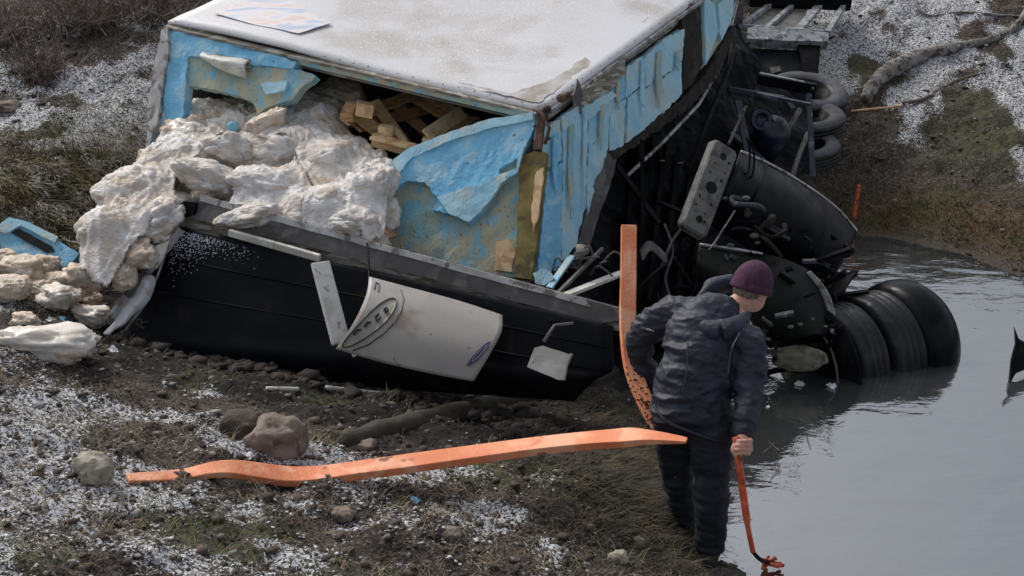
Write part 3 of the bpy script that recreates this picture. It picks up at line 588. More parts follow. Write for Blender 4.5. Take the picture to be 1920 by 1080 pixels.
# bottom beam and dark rear door
BL = P(333, 385, 8.0); BR = P(1168, 592, 7.05); bd = (BR - BL).normalized()
BEAM = plane3(BL, BR, P(700, 520, 7.55))
bm_n = BEAM[1]
panel('tail_beam', [(345, 376), (380, 371), (1162, 578), (1166, 600), (1120, 606), (640, 478), (330, 402), (322, 388)], BEAM, .10, M['metal_grey'], tr, .002, .0025, .05, rs=6, seed=15)
panel('beam_lip', [(378, 366), (1100, 562), (1110, 576), (376, 377)], BEAM, .03, M['metal_light'], tr, .002, .001, .05, off=.012, seed=16)
panel('beam_flange', [(318, 392), (640, 470), (1120, 600), (1165, 602), (1168, 626), (1040, 606), (640, 502), (350, 428), (312, 412)], BEAM, .05, M['ply'], tr, .003, .002, .05, off=-.04, seed=17)
panel('inner_step', [(315, 400), (350, 378), (372, 380), (368, 402), (340, 408)], BEAM, .05, M['black'], tr, .004, 0, .05, off=.02)
DOOR = plane3(P(322, 420, 8.0), P(1120, 615, 7.08), P(212, 645, 7.98))
rows = []
for (a, b) in (((312, 418), (1150, 612)), ((288, 470), (1150, 650)), ((250, 545), (1150, 690)), ((222, 605), (1136, 700)), ((206, 646), (1112, 716)), ((240, 668), (1080, 728))):
    rows.append([PP(a[0] + (b[0] - a[0]) * k / 5, a[1] + (b[1] - a[1]) * k / 5, DOOR) for k in range(6)])
rows[-1] = [p + Vector((0, .06, -.10)) for p in rows[-1]]
door = loft('rear_door', rows, M['door'], tr, .03, 4, .006)
for f in (.30, .62):
    a_ = [PP(312 - 75 * f + (838 + 30 * f) * k / 8, 418 + 200 * f + (194 - 70 * f) * k / 8 + 1.2 * math.sin(k), DOOR) + DOOR[1] * .018 for k in range(9)]
    MB().tube(a_, .006, 5).build('seam', M['door'], door, True)
def flat(name, pts3, m, par, th=.003):
    n = (pts3[1] - pts3[0]).cross(pts3[2] - pts3[0]).normalized()
    V = [p + n * th for p in pts3] + [p - n * th for p in pts3]; k = len(pts3)
    return mesh(name, V, [tuple(range(k)), tuple(reversed(range(k, 2 * k)))] + [(i, (i + 1) % k, (i + 1) % k + k, i + k) for i in range(k)], m, par)
def letter(ch, u, v, ang, size, m, pl, par, off=.03):
    cu = bpy.data.curves.new('letter', 'FONT'); cu.body = ch; cu.size = size; cu.extrude = .0015; cu.align_x = 'CENTER'; cu.align_y = 'CENTER'; cu.materials.append(m)
    o = bpy.data.objects.new('letter', cu); COL.objects.link(o)
    n = pl[1]; c = PP(u, v, pl); x = (PP(u + 10, v, pl) - c); x = (x - n * x.dot(n)).normalized(); y = n.cross(x)
    dg = bpy.context.evaluated_depsgraph_get(); me = bpy.data.meshes.new_from_object(o.evaluated_get(dg)); bpy.data.objects.remove(o); o = bpy.data.objects.new('letter', me); COL.objects.link(o)
    R = Matrix((x, y, n)).transposed() @ Matrix.Rotation(math.radians(ang), 3, 'Z')
    p = c + n * off - ORG[par.name]; o.matrix_basis = Matrix.Translation(p) @ R.to_4x4(); o.parent = par
    return o
letter('R', 271, 607, 62, .115, M['inkgrey'], DOOR, door, .028)
letter('E', 254, 634, 62, .115, M['inkgrey'], DOOR, door, .028)
letter('T', 288, 576, 62, .105, M['door'], DOOR, door, .028)
# frost blown on the door's top left corner
mb = MB(); rr = random.Random(5)
for i in range(900):
    u = 318 + abs(rr.gauss(0, 60)); v = 425 + (u - 318) * .27 + abs(rr.gauss(0, 14 + max(0, 26 - (u - 318) * .3)))
    if u > 500: continue
    s = rr.uniform(.001, .0042); mb.ell(PP(u, v, DOOR) + DOOR[1] * .02, s, s * 1.6, s, None, 5, 3)
o = mb.build('frost', M['frostpow'], tr); o['kind'] = 'stuff'
# left side stack of bent grey profiles
for k, (a, b, m_) in enumerate((((318, 404), (204, 530), 'black'), ((326, 412), (222, 542), 'ply'), ((334, 420), (236, 554), 'metal_grey'), ((338, 430), (208, 596), 'metal_light'))):
    t_ = 8.0 - k * .02
    bevel(MB().box(P(a[0], a[1], t_), P(b[0], b[1], t_ - .22), .035, .05).build('side_profile', M[m_], tr), .004)
panel('ribbed_side_plate', [(322, 410), (336, 428), (300, 470), (250, 522), (236, 512), (270, 468)], DOOR, .02, M['ply'], tr, .002, .006, .02, off=.06, rs=20, seed=23, stretch=(.2, 6))
bevel(MB().tube([P(312, 470, 7.9), P(280, 560, 7.85), P(232, 625, 7.8), P(206, 655, 7.78)], .008, 6).build('door_edge_strip', M['metal_light'], tr, True), .001)
loft('torn_sheet', [[P(252, 520, 7.8), P(276, 516, 7.8), P(290, 528, 7.82)], [P(240, 560, 7.78), P(262, 558, 7.76), P(276, 566, 7.8)],
                    [P(216, 600, 7.72), P(232, 600, 7.70), P(248, 592, 7.76)], [P(196, 624, 7.66), P(203, 628, 7.65), P(210, 624, 7.68)]], M['film2'], tr, .008, 5, .014)
loft('torn_sheet', [[P(292, 462, 7.82), P(318, 452, 7.84)], [P(290, 484, 7.8), P(308, 484, 7.8)], [P(282, 500, 7.78), P(292, 506, 7.78)]], M['white_metal'], tr, .006, 4, .01)
MB().tube([P(285, 370, 8.05), P(330, 402, 7.98)], .008, 6).build('thin_pin', M['metal_grey'], tr)
mb = MB(); mb.ell(P(308, 398, 7.96), .03, .03, .02); mb.ell(P(310, 400, 7.95), .022, .02, .03); mb.build('latch', M['white_metal'], tr, True)
# white trims below the beam
def trim(name, pts, wd, hg, m_):
    mb = MB()
    for a, b in zip(pts[:-1], pts[1:]): mb.box(a, b, wd, hg)
    return bevel(mb.build(name, M[m_], tr), .006)
trim('white_trim', [P(430, 436, 7.76), P(516, 460, 7.66), P(600, 484, 7.56)], .03, .045, 'white_metal')
trim('hanging_white_trim', [P(600, 492, 7.42), P(640, 645, 7.28)], .11, .03, 'white_metal')
MB().tube([P(650, 640, 7.24), P(660, 660, 7.22), P(666, 668, 7.22)], [.008, .008, .014], 6).build('hook', M['white_metal'], tr)
# wires hanging from the broken floor edge
mb = MB(); rr = random.Random(11)
for i in range(9):
    u = 1035 + i * 12; p0 = P(u, 520 + rr.uniform(-30, 20), 7.75); mb.tube(catmull([p0, p0 + Vector((rr.uniform(-.06, .1), -.03, rr.uniform(.02, .12))), p0 + Vector((rr.uniform(.0, .2), -.06, rr.uniform(-.08, .12)))], 4), .006, 5)
mb.build('broken_wires', M['metal_grey'], tr, True)
mb = MB().box(P(1030, 540, 7.55), P(1072, 480, 7.7), .04, .015); mb.build('splintered_strip', M['foam_pale'], tr)
mb = MB().box(P(1056, 555, 7.5), P(1166, 512, 7.75), .05, .02); mb.build('splintered_strip', M['white_metal'], tr)
mb = MB().box(P(1040, 556, 7.5), P(1130, 466, 7.8), .02, .02); mb.build('splintered_strip', M['metal_grey'], tr)
mb = MB().lathe(P(1082, 486, 7.75), (.3, -.4, .8), [(0, 0), (0, .035), (.07, .03), (.09, .045), (.1, 0)], 14); mb.build('lamp_socket', M['ply'], tr, True)
o = panel('foam_scrap', [(998, 512), (1012, 504), (1030, 508), (1040, 522), (1020, 534), (1002, 530)], (P(1010, 515, 7.6), FACE[1]), .06, M['foam_pale'], tr, .006, .01, .02)
# dark rear bumper and bits in the shade below
bevel(MB().box(P(1030, 610, 7.2), P(1165, 640, 7.1), .08, .10).build('under_beam', M['black'], tr), .01)
panel('hanging_bracket', [(1002, 652), (1018, 648), (1066, 664), (1072, 662), (1062, 684), (1056, 712), (1046, 712), (988, 688)], plane3(P(1000, 650, 6.9), P(1070, 660, 6.85), P(1040, 710, 6.85)), .05, M['white_metal'], tr, .002, .002, .04)
MB().tube([P(1020, 640, 6.95), P(1040, 610, 7.0), P(1075, 606, 7.02)], .01, 6).build('bracket_arm', M['metal_grey'], tr, True)

# white curved panel hung below the beam
wp = thing('white_body_panel', P(790, 700, 7.3), 'curved off-white panel with an oval emblem hanging under the grey beam', 'panel')
rowsW = [[P(692, 520, 7.28), P(760, 538, 7.24), P(860, 565, 7.16), P(942, 592, 7.08)],
         [P(686, 556, 7.16), P(758, 574, 7.12), P(862, 600, 7.06), P(940, 622, 6.99)],
         [P(664, 604, 7.08), P(745, 625, 7.04), P(850, 648, 6.98), P(916, 668, 6.93)],
         [P(630, 654, 7.10), P(718, 680, 7.04), P(820, 703, 6.98), P(888, 715, 6.93)]]
wpan = loft('panel_skin', rowsW, M['panelwhite'], wp, .012, 6)
rowsC = [catmull(r, 10) for r in rowsW]
def onw(a, b, off=.012):
    """point on the bent panel: a across 0..1, b down 0..1"""
    i = a * (len(rowsC[0]) - 1); k = int(min(i, len(rowsC[0]) - 2)); f = i - k
    col = catmull([r[k].lerp(r[k + 1], f) for r in rowsC], 10); j = b * (len(col) - 1); kk = int(min(j, len(col) - 2)); p = col[kk].lerp(col[kk + 1], j - kk)
    return p + (Vector((0, 0, CAM_H)) - p).normalized() * off
def ring(pts, r, name, m, par=wp, closed=True):
    return MB().tube(pts + (pts[:1] if closed else []), r, 5).build(name, m, par)
def ellp(ca, cb, ra, rb, th, n=26, a0=0, a1=2 * math.pi, off=.012):
    out = []
    for i in range(n):
        t = a0 + (a1 - a0) * i / (n - (0 if a1 - a0 > 6 else 1)); x = ra * math.cos(t); y = rb * math.sin(t)
        out.append(onw(min(max(ca + (x * math.cos(th) - y * math.sin(th)), 0), 1), min(max(cb + (x * math.sin(th) + y * math.cos(th)) * 2.0, 0), 1), off))
    return out
pts = ellp(.155, .60, .20, .062, -.98, 28)
MB().add([sum(pts, Vector()) / len(pts)] + pts, [(0, i + 1, (i + 1) % len(pts) + 1) for i in range(len(pts))]).build('emblem_field', M['yellowish'], wp)
ring(ellp(.155, .60, .20, .062, -.98, 28, off=.015), .0035, 'emblem_ring', M['ink'])
for (ca, cb, s) in ((.085, .76, 1), (.13, .66, 1), (.175, .55, 1.1), (.215, .44, .8)):
    g3 = [onw(ca + x * s, cb + y * s, .017) for x, y in (((-.016, .03), (-.010, -.03), (.014, -.04)) if s > .95 and s < 1.05 else ((-.014, .0), (-.002, -.04), (.014, -.01), (.004, .04), (-.014, .0)))]
    MB().tube(g3, .0075, 6).build('emblem_mark', M['ink'], wp)
ring([onw(a, b) for a, b in ((.30, .10), (.325, .24), (.32, .40), (.295, .55), (.255, .70), (.20, .84), (.13, .95))], .0032, 'emblem_arc', M['ink'], wp, False)
g3 = [onw(a, b, .014) for a, b in ((.085, .20), (.095, .08), (.13, .10), (.125, .22))]; MB().tube(g3, .004, 5).build('small_mark', M['blueink'], wp)
pts = ellp(.885, .66, .095, .030, -1.05, 20, off=.02); MB().add([onw(.885, .66, .022)] + pts, [(0, i + 1, (i + 1) % len(pts) + 1) for i in range(len(pts))]).build('blue_oval_badge', M['blueink'], wp)
ring(ellp(.885, .66, .062, .015, -1.05, 16, off=.024), .0018, 'badge_ring', M['panelwhite'])
o = MB().tube(catmull([P(686, 440, 7.7), P(690, 470, 7.46), P(692, 500, 7.36), P(692, 540, 7.24), P(697, 572, 7.18)], 5), .006, 6).build('hanging_cable', M['black'], None, True)
tag(o, 'thin dark cable looped over the grey beam onto the white panel', 'cable')

# ------------------------------------------------------------ spilled load: packets under torn film
PC = [(450, 214, 8.98), (360, 224, 9.0), (560, 192, 8.95), (640, 258, 8.8), (300, 282, 8.6), (275, 335, 8.35), (235, 360, 8.2), (195, 420, 8.0), (162, 450, 7.9), (158, 520, 7.65), (210, 535, 7.6), (330, 398, 8.02), (450, 425, 7.90), (690, 470, 7.62),
      (740, 360, 8.1), (745, 330, 8.25), (500, 310, 8.5), (600, 310, 8.4), (400, 310, 8.5), (700, 310, 8.45), (620, 380, 8.15), (500, 380, 8.2), (260, 440, 8.0), (110, 520, 7.7)]
PCw = [P(*c) for c in PC]; pile = RBF([(p.x, p.y) for p in PCw], [p.z for p in PCw])
def packet_mesh(seed, w, d, h, m):
    bmx = bmesh.new(); bmesh.ops.create_icosphere(bmx, subdivisions=4, radius=1)
    V = np.array([v.co[:] for v in bmx.verts]); V = np.sign(V) * np.abs(V) ** .72; V = V / np.abs(V).max()
    n1 = fbm(V + seed, 1.3, 3, seed); n2 = np.abs(fbm(V * np.array((1, 1, 1.6)) + seed, 3.6, 3, seed + 5)); n3 = np.abs(fbm(V * np.array((1, 1.8, 1)) + seed * 2, 8, 3, seed + 9)); V = V * (1 + .24 * n1 - .18 * n2 - .11 * n3)[:, None] * np.array([w, d, h])
    for v, c in zip(bmx.verts, V): v.co = c
    me = bpy.data.meshes.new('packet'); bmx.to_mesh(me); bmx.free(); me.polygons.foreach_set("use_smooth", [True] * len(me.polygons)); me.materials.append(m); return me
PM = [packet_mesh(i + 1, .115 - .01 * (i % 3), .080 + .008 * (i % 2), .062, M['packet'] if i % 3 else M['packet_w']) for i in range(6)]
def inpoly(x, y, poly):
    c = False
    for i in range(len(poly)):
        x1, y1 = poly[i]; x2, y2 = poly[i - 1]
        if (y1 > y) != (y2 > y) and x < (x2 - x1) * (y - y1) / (y2 - y1) + x1: c = not c
    return c
outl = [P(*c) for c in ((150, 530, 7.6), (150, 430, 7.95), (230, 345, 8.25), (280, 300, 8.5), (340, 215, 9.0), (460, 200, 9.1), (560, 170, 9.1), (610, 178, 9.1), (630, 235, 8.9), (690, 285, 8.6), (745, 320, 8.3), (722, 450, 7.66), (690, 466, 7.6), (340, 396, 8.04), (200, 545, 7.55))]
outl = [(p.x, p.y) for p in outl]
PK = []; rr = random.Random(21)
ys = np.arange(6.9, 9.3, .165); 
for yi, yy in enumerate(ys):
    for xx in np.arange(-2.95, .1, .20):
        x = xx + rr.uniform(-.05, .05) + (yi % 2) * .08; y = yy + rr.uniform(-.04, .04)
        if not inpoly(x, y, outl): continue
        z = float(pile(np.array([[x, y]]))[0])
        if x > BL.x - .05 and y < BL.y + (x - BL.x) / (BR.x - BL.x) * (BR.y - BL.y) + .14: continue
        PK.append((x, y, z + rr.uniform(-.06, .03), rr.uniform(0, 6.28), rr.randrange(6), rr.uniform(.95, 1.5), yi))
ORD = 'first second third fourth fifth sixth seventh eighth ninth tenth eleventh twelfth thirteenth fourteenth fifteenth sixteenth seventeenth eighteenth'.split()
rows_k = sorted({p[6] for p in PK}); cnt_ = {}
for i, (x, y, z, a, k, s, yi) in enumerate(PK):
    cnt_[yi] = cnt_.get(yi, 0) + 1; sz_ = 'small' if s < 1.1 else ('large' if s > 1.3 else 'medium'); tone = 'white' if k % 3 == 0 else 'peach'
    o = bpy.data.objects.new('poultry_packet', PM[k]); COL.objects.link(o); o.location = (x, y, z); o.rotation_euler = (rr.uniform(-.5, .5), rr.uniform(-.5, .5), a); o.scale = (s, s, s)
    tag(o, f'{sz_} {tone} packet in the heap, {ORD[cnt_[yi] - 1]} from left, {ORD[rows_k.index(yi)]} row behind the beam', 'packet', 'packets heaped in the torn trailer')
# filling of the heap under the packets
hx = np.arange(-2.95, -.6, .05); hy = np.arange(6.95, 9.45, .05)
# drape: upper hull of the packets, smoothed, with creases
gxs = np.arange(-2.95, -.65, .0125); gys = np.arange(6.95, 9.3, .0125); GX, GY = np.meshgrid(gxs, gys)
top = pile(np.c_[GX.ravel(), GY.ravel()]).reshape(GX.shape) - .02
for (x, y, z, a, k, s, yi) in PK:
    r = .12 * s; m_ = ((GX - x) ** 2 + (GY - y) ** 2) < r * r
    top[m_] = np.maximum(top[m_], z + .075 * s * np.sqrt(1 - ((GX[m_] - x) ** 2 + (GY[m_] - y) ** 2) / r ** 2))
SACKS = ((330, 290, 8.45, .26, .2, .14, .2, 'plump sack at the foot of the blue left frame'), (250, 352, 8.15, .24, .22, .15, .9, 'sack bulging over the left side of the heap, second from the top'), (205, 425, 7.85, .20, .2, .16, .4, 'sack above the lower left end of the film'),
        (395, 330, 8.2, .28, .2, .13, -.3, 'broad sack just behind the left end of the grey beam'), (500, 345, 8.1, .27, .2, .13, .3, 'sack in the middle of the heap behind the white trim'), (600, 380, 7.85, .24, .18, .12, -.5, 'sack with brown gaps behind the middle of the grey beam'),
        (690, 350, 7.95, .2, .2, .15, .8, 'sack pressed against the left edge of the blue foam wall'), (620, 300, 8.4, .24, .2, .14, .1, 'sack below the broken pallets'), (520, 270, 8.5, .25, .2, .14, -.2, 'sack right of the twisted film strand'), (430, 275, 8.45, .22, .18, .13, .5, 'sack under the twisted film strand'),
        (665, 415, 7.68, .16, .14, .11, 0, 'small sack beside the brown cardboard'), (590, 225, 8.8, .22, .18, .14, .4, 'highest sack, at the mouth of the dark hold'), (300, 400, 7.95, .2, .16, .12, 1.0, 'sack at the left tip of the grey beam'), (470, 400, 7.85, .24, .14, .09, -.25, 'flattened sack lying along the left half of the grey beam'))
for (u, v, t, rx, ry, rz, yaw, _l) in SACKS:
    c_ = P(u, v, t); dx = GX - c_.x; dy = GY - c_.y; c, s_ = math.cos(yaw), math.sin(yaw); d2 = ((dx * c + dy * s_) / rx) ** 2 + ((-dx * s_ + dy * c) / ry) ** 2; m_ = d2 < .8
    top[m_] = np.maximum(top[m_], c_.z + rz * .93 * np.sqrt(1 - d2[m_]) - .02)
def blur(a, n):
    for _ in range(n):
        p = np.pad(a, 1, mode='edge'); a = (p[1:-1, 1:-1] * 2 + p[:-2, 1:-1] + p[2:, 1:-1] + p[1:-1, :-2] + p[1:-1, 2:]) / 6
    return a
hull = np.maximum(blur(top, 140) + .004, blur(top, 9) - .012)
tone = np.zeros(GX.shape)
for (x, y, z, a, k, s, yi) in PK:
    rt_ = random.Random(int(x * 1000)).random(); m_ = ((GX - x) ** 2 + (GY - y) ** 2) < (.10 * s) ** 2; tone[m_] = max(0, rt_ - .25) * 1.1
tone = blur(tone, 5)
QQ = np.c_[GX.ravel(), GY.ravel()]
an = fbm(QQ @ np.array([[1.0, .45], [-.45, 1.0]]) * np.array([1.2, 5.0]), 2.2, 4, 301); cre = (np.abs(an).reshape(GX.shape) * -.014 + np.abs(fbm(QQ @ np.array([[1, -.6], [.6, 1]]) * np.array([5, 1.1]), 3.2, 3, 333)).reshape(GX.shape) * -.016 + .022)
rid = lambda M_, sc, sd, p_: np.clip(1 - 2.2 * np.abs(fbm(QQ @ np.array(M_), sc, 2, sd)), 0, 1).reshape(GX.shape) ** p_
lines = np.maximum(rid([[1.0, -1.9], [.9, 1.6]], 2.6, 811, 5), np.maximum(rid([[3.2, .4], [-.5, .8]], 2.2, 822, 6), rid([[.7, 2.6], [.7, -1.6]], 3.0, 833, 6)))
film = hull + lines * .022 - .012 + cre - .0025 * np.abs(fbm(QQ @ np.array([[.8, .6], [-.6, .8]]) * np.array([3.2, 1.0]), 9, 3, 717)).reshape(GX.shape)
hole = fbm(QQ, 2.6, 3, 402).reshape(GX.shape)
mask_in = np.array([inpoly(x, y, outl) for x, y in QQ[::1]]).reshape(GX.shape) if True else None
def film_sheet(name, sel, label, seed, lift=0.0):
    n = np.arange(GX.size).reshape(GX.shape); ok = sel
    f = np.stack([n[:-1, :-1], n[:-1, 1:], n[1:, 1:], n[1:, :-1]], -1).reshape(-1, 4); okf = ok.ravel()[f].all(1); f = f[okf]
    u, inv = np.unique(f, return_inverse=True); V = np.c_[QQ, (film + lift + .014 * fbm(QQ, 3.5, 2, seed).reshape(GX.shape)).ravel()][u]
    o = mesh(name, V, inv.reshape(-1, 4), M['film'], smooth=True); tag(o, label, 'plastic film'); at_ = o.data.attributes.new('tone', 'FLOAT', 'POINT'); at_.data.foreach_set('value', np.clip(tone * (1 - lines) + .18 * (1 - lines), 0, 1).ravel()[u].astype(np.float32)); sm = o.modifiers.new('s', 'SOLIDIFY'); sm.thickness = .003; return o
edge1 = -2.03 + .10 * np.sin(GY * 7) ; edge2 = -1.33 + .12 * np.sin(GY * 5 + 1)
film_sheet('plastic_film', mask_in & (GX < edge1), 'white film sheet sagging off the left side of the heap towards the ground', 1)
film_sheet('plastic_film', mask_in & (GX >= edge1 - .02) & (GX < edge2) & (hole < .42), 'torn white film sheet over the middle of the heap behind the beam', 2, .004)
film_sheet('plastic_film', mask_in & (GX >= edge2 - .02) & (hole < .34), 'ragged white film sheet beside the tall blue foam wall', 3, .008)
def sack(u, v, t, rx, ry, rz, yaw, seed, lab):
    bmx = bmesh.new(); bmesh.ops.create_icosphere(bmx, subdivisions=5, radius=1); V = np.array([a.co[:] for a in bmx.verts]); F = np.array([[a.index for a in f.verts] for f in bmx.faces]); bmx.free()
    rg = np.random.default_rng(seed); C_ = rg.normal(size=(16, 3)); C_ /= np.linalg.norm(C_, axis=1)[:, None]; D = np.sort(np.linalg.norm(V[:, None] - C_[None], axis=2), axis=1); near = D[:, 0]; edge = np.clip((D[:, 1] - D[:, 0]) / .22, 0, 1)
    w_ = np.abs(fbm(V * np.array([1, 2.5, 1]) + seed, 3.4, 4, seed)); w2 = np.abs(fbm(V * np.array([1.5, 1, 3]) + seed * 3, 9, 3, seed + 3)); r = 1 - .10 * (1 - edge) ** 2 - .05 * near - .10 * w_ - .035 * w2 + .24 * fbm(V + seed, 1.3, 2, seed)
    V = V * r[:, None] * np.array([rx, ry, rz]); c, s_ = math.cos(yaw), math.sin(yaw); V = np.c_[V[:, 0] * c - V[:, 1] * s_, V[:, 0] * s_ + V[:, 1] * c, V[:, 2] + .25 * V[:, 0] * math.sin(seed) + .2 * V[:, 1] * math.cos(seed * 2)] + np.array(P(u, v, t)) - np.array([0, 0, .03])
    o = mesh('plastic_sack', V, F, M['film'], smooth=True); a_ = o.data.attributes.new('tone', 'FLOAT', 'POINT'); a_.data.foreach_set('value', (np.clip(edge * 1.2 - near * .9, 0, 1) * .55).astype(np.float32)); tag(o, lab, 'sack', 'sacks heaped in the torn trailer'); return o
for i, a in enumerate(SACKS): sack(*a[:7], 900 + i, a[7])
# a strand of film pulled up to the torn lining
o = loft('film_strand', [[P(470, 215, 8.9), P(505, 195, 8.85), P(560, 185, 8.85)], [P(455, 245, 8.7), P(490, 235, 8.65), P(545, 225, 8.65)], [P(420, 275, 8.5), P(470, 275, 8.45), P(530, 262, 8.45)]], M['film'], None, .004, 8, .02)
tag(o, 'twisted strand of white film pulled up to the torn blue lining', 'plastic film')
for (u, v, t, k, s, rx, lab) in ((345, 248, 8.72, 0, 1.2, .9, 'pale upright packet leaning against the blue left frame'), (378, 238, 8.85, 2, 1.2, .4, 'wrapped packet at the back left under the dark gap'), (415, 226, 8.95, 1, 1.35, .2, 'biggest pale packet under the dark gap below the green lining'),
                                 (500, 232, 8.55, 4, 1.3, .2, 'pale packet showing through the film strand in the middle')):
    o = bpy.data.objects.new('poultry_packet', PM[k]); COL.objects.link(o); o.location = P(u, v, t); o.rotation_euler = (rx, .3, u); o.scale = (s,) * 3; tag(o, lab, 'packet', 'packets heaped in the torn trailer')
o = MB().ell(P(437, 238, 8.68), .045, .03, .04).build('blue_scrap', M['cyan'], None, True); tag(o, 'small round light blue scrap among the packets left of the film strand', 'scrap')
# dark shadowy wrapped goods deeper in
for (u, v, t, s, lab) in ((600, 188, 9.25, 1.5, 'brownish packet deep in the hold beneath the roof edge'), (640, 180, 9.3, 1.7, 'pinkish packet deep in the hold beside the pallets'), (575, 215, 9.0, 1.3, 'packet at the mouth of the dark hold'), (635, 215, 9.0, 1.3, 'packet touching the broken pallets')):
    o = bpy.data.objects.new('poultry_packet', PM[int(u) % 6]); COL.objects.link(o); o.location = P(u, v, t); o.rotation_euler = (.3, .2, u); o.scale = (s,) * 3; tag(o, lab, 'packet', 'packets heaped in the torn trailer')
# broken pallets
def beamT(name, a, b, w, h, m_, par, up=Vector((0, 0, 1))): return bevel(MB().box(a, b, w, h, up).build(name, M[m_], par), .003, 1)
pa = thing('broken_pallet', P(700, 230, 8.9), 'splintered wooden pallet tipped up in the torn opening, left of the other', 'pallet')
upv = Vector((.2, -.6, .8))
beamT('plank', P(645, 228, 8.7), P(775, 178, 9.35), .09, .022, 'wood', pa, upv)
beamT('plank', P(668, 240, 8.8), P(800, 205, 9.5), .09, .022, 'wood', pa, upv)
beamT('plank', P(655, 205, 8.75), P(735, 268, 8.8), .10, .025, 'wood', pa, upv)
beamT('plank', P(700, 190, 9.0), P(770, 285, 8.9), .09, .022, 'wood', pa, upv)
beamT('block', P(668, 202, 8.6), P(700, 208, 8.62), .11, .09, 'wood_pale', pa)
beamT('block', P(650, 222, 8.65), P(662, 196, 8.75), .09, .06, 'wood', pa)
pb = thing('broken_pallet', P(760, 260, 8.7), 'wooden pallet with pale blocks lying lowest in the torn opening', 'pallet')
beamT('plank', P(698, 262, 8.5), P(790, 285, 8.45), .03, .09, 'wood', pb)
beamT('plank', P(697, 256, 8.47), P(792, 280, 8.42), .10, .02, 'wood_pale', pb)
beamT('block', P(710, 244, 8.55), P(738, 248, 8.55), .09, .07, 'wood_pale', pb)
beamT('block', P(792, 264, 8.5), P(818, 268, 8.5), .08, .05, 'wood_pale', pb)
beamT('plank', P(738, 240, 8.6), P(760, 268, 8.55), .05, .02, 'wood_pale', pb)
beamT('plank', P(800, 255, 8.5), P(868, 210, 8.8), .10, .022, 'wood_pale', pb, Vector((.6, -.5, .6)))
beamT('plank', P(820, 272, 8.6), P(890, 225, 9.0), .09, .06, 'wood', pb)
pc = thing('broken_pallet', P(850, 240, 9.2), 'darker pallet frame behind the two others near the blue wall', 'pallet')
for (a, b) in (((775, 182), (880, 245)), ((800, 178), (915, 250)), ((745, 200), (850, 290)), ((890, 230), (960, 262))): beamT('plank', P(a[0], a[1], 9.4), P(b[0], b[1], 9.1), .08, .03, 'wood', pc, upv)
o = MB().box(P(700, 415, 7.9), P(728, 448, 7.82), .12, .02, Vector((.5, -.6, .5))).build('cardboard_piece', M['board_card'], None); tag(o, 'bent brown cardboard at the foot of the blue foam wall', 'cardboard')
for (a, b, r, lab) in (((590, 348), (628, 352), .008, 'short brown stick lying on the film near the middle of the heap'), ((686, 402), (728, 440), .009, 'thin pale lath beside the brown cardboard')):
    o = MB().tube([P(a[0], a[1], 8.1 if a[1] < 400 else 7.8), P(b[0], b[1], 8.1 if a[1] < 400 else 7.76)], r, 6).build('stick', M['wood'], None); tag(o, lab, 'stick')

# packets and scraps on the ground at the far left
def on_ground(u, v, dz=0.0):
    p = ground_at(u, v); return p + Vector((0, 0, dz))
GP = [(85, 655, 0, (2.3, 1.7, 1.35), .15, 'largest white packet lying lowest on the frosty mud at far left'), (115, 560, 3, (1.2, 1.35, 1.3), .5, 'boxy white packet with peach underside above the largest packet'),
      (172, 592, 0, (1.25, 1.1, 1.0), -.3, 'ribbed white packet tucked against the torn sheet of the door'), (40, 510, 1, (1.5, 1.5, 1.3), .2, 'knobbly peach packet under the blue foam block'),
      (85, 500, 2, (1.2, 1.3, 1.1), 1.1, 'rounded pinkish packet right of the knobbly one'), (20, 545, 4, (1.2, 1.2, 1.1), .6, 'peach packet at the frame edge below the blue block'), (50, 600, 2, (.8, .8, .7), .1, 'small brownish packet over the largest one'),
      (150, 545, 5, (1.0, 1.0, 1.0), 2.2, 'pale packet half under the film at its lower left corner'), (8, 480, 5, (1.0, 1.0, .8), 2.0, 'packet at the frame edge beside the blue block'), (70, 540, 1, (1.0, .9, .8), 2.6, 'bumpy packet between the knobbly and the boxy one'), (170, 560, 4, (.8, .9, .8), 1.2, 'packet wedged below the hanging film'), (110, 525, 4, (.9, .9, .8), .2, 'packet behind the boxy one')]
for (u, v, k, sc_, rz, lab) in GP:
    p = on_ground(u, v + 14, .05 * sc_[2]); o = bpy.data.objects.new('poultry_packet', PM[k]); COL.objects.link(o); o.location = p; o.scale = sc_; o.rotation_euler = (.1, .1, rz); tag(o, lab, 'packet', 'packets spilled on the ground at the left')
fb = thing('foam_block', on_ground(70, 470), 'broken light blue foam block with a dark slot lying on the left bank', 'foam block')
g0 = on_ground(70, 478, .14); FBP = (g0, Vector((.15, -.62, .77)).normalized())
panel('slab', [(-14, 440), (20, 412), (60, 424), (108, 450), (148, 476), (132, 500), (96, 500), (40, 482), (0, 466)], FBP, .09, M['foam'], fb, .005, .008, .03, seed=31)
panel('slot', [(22, 438), (36, 430), (98, 464), (104, 474), (88, 476)], FBP, .004, M['hole'], fb, .002, 0, .03, off=.014)
panel('rim', [(-14, 436), (18, 410), (60, 422), (110, 448), (104, 458), (40, 426), (14, 440)], FBP, .02, M['foam_pale'], fb, .004, .003, .03, off=.022, seed=33)
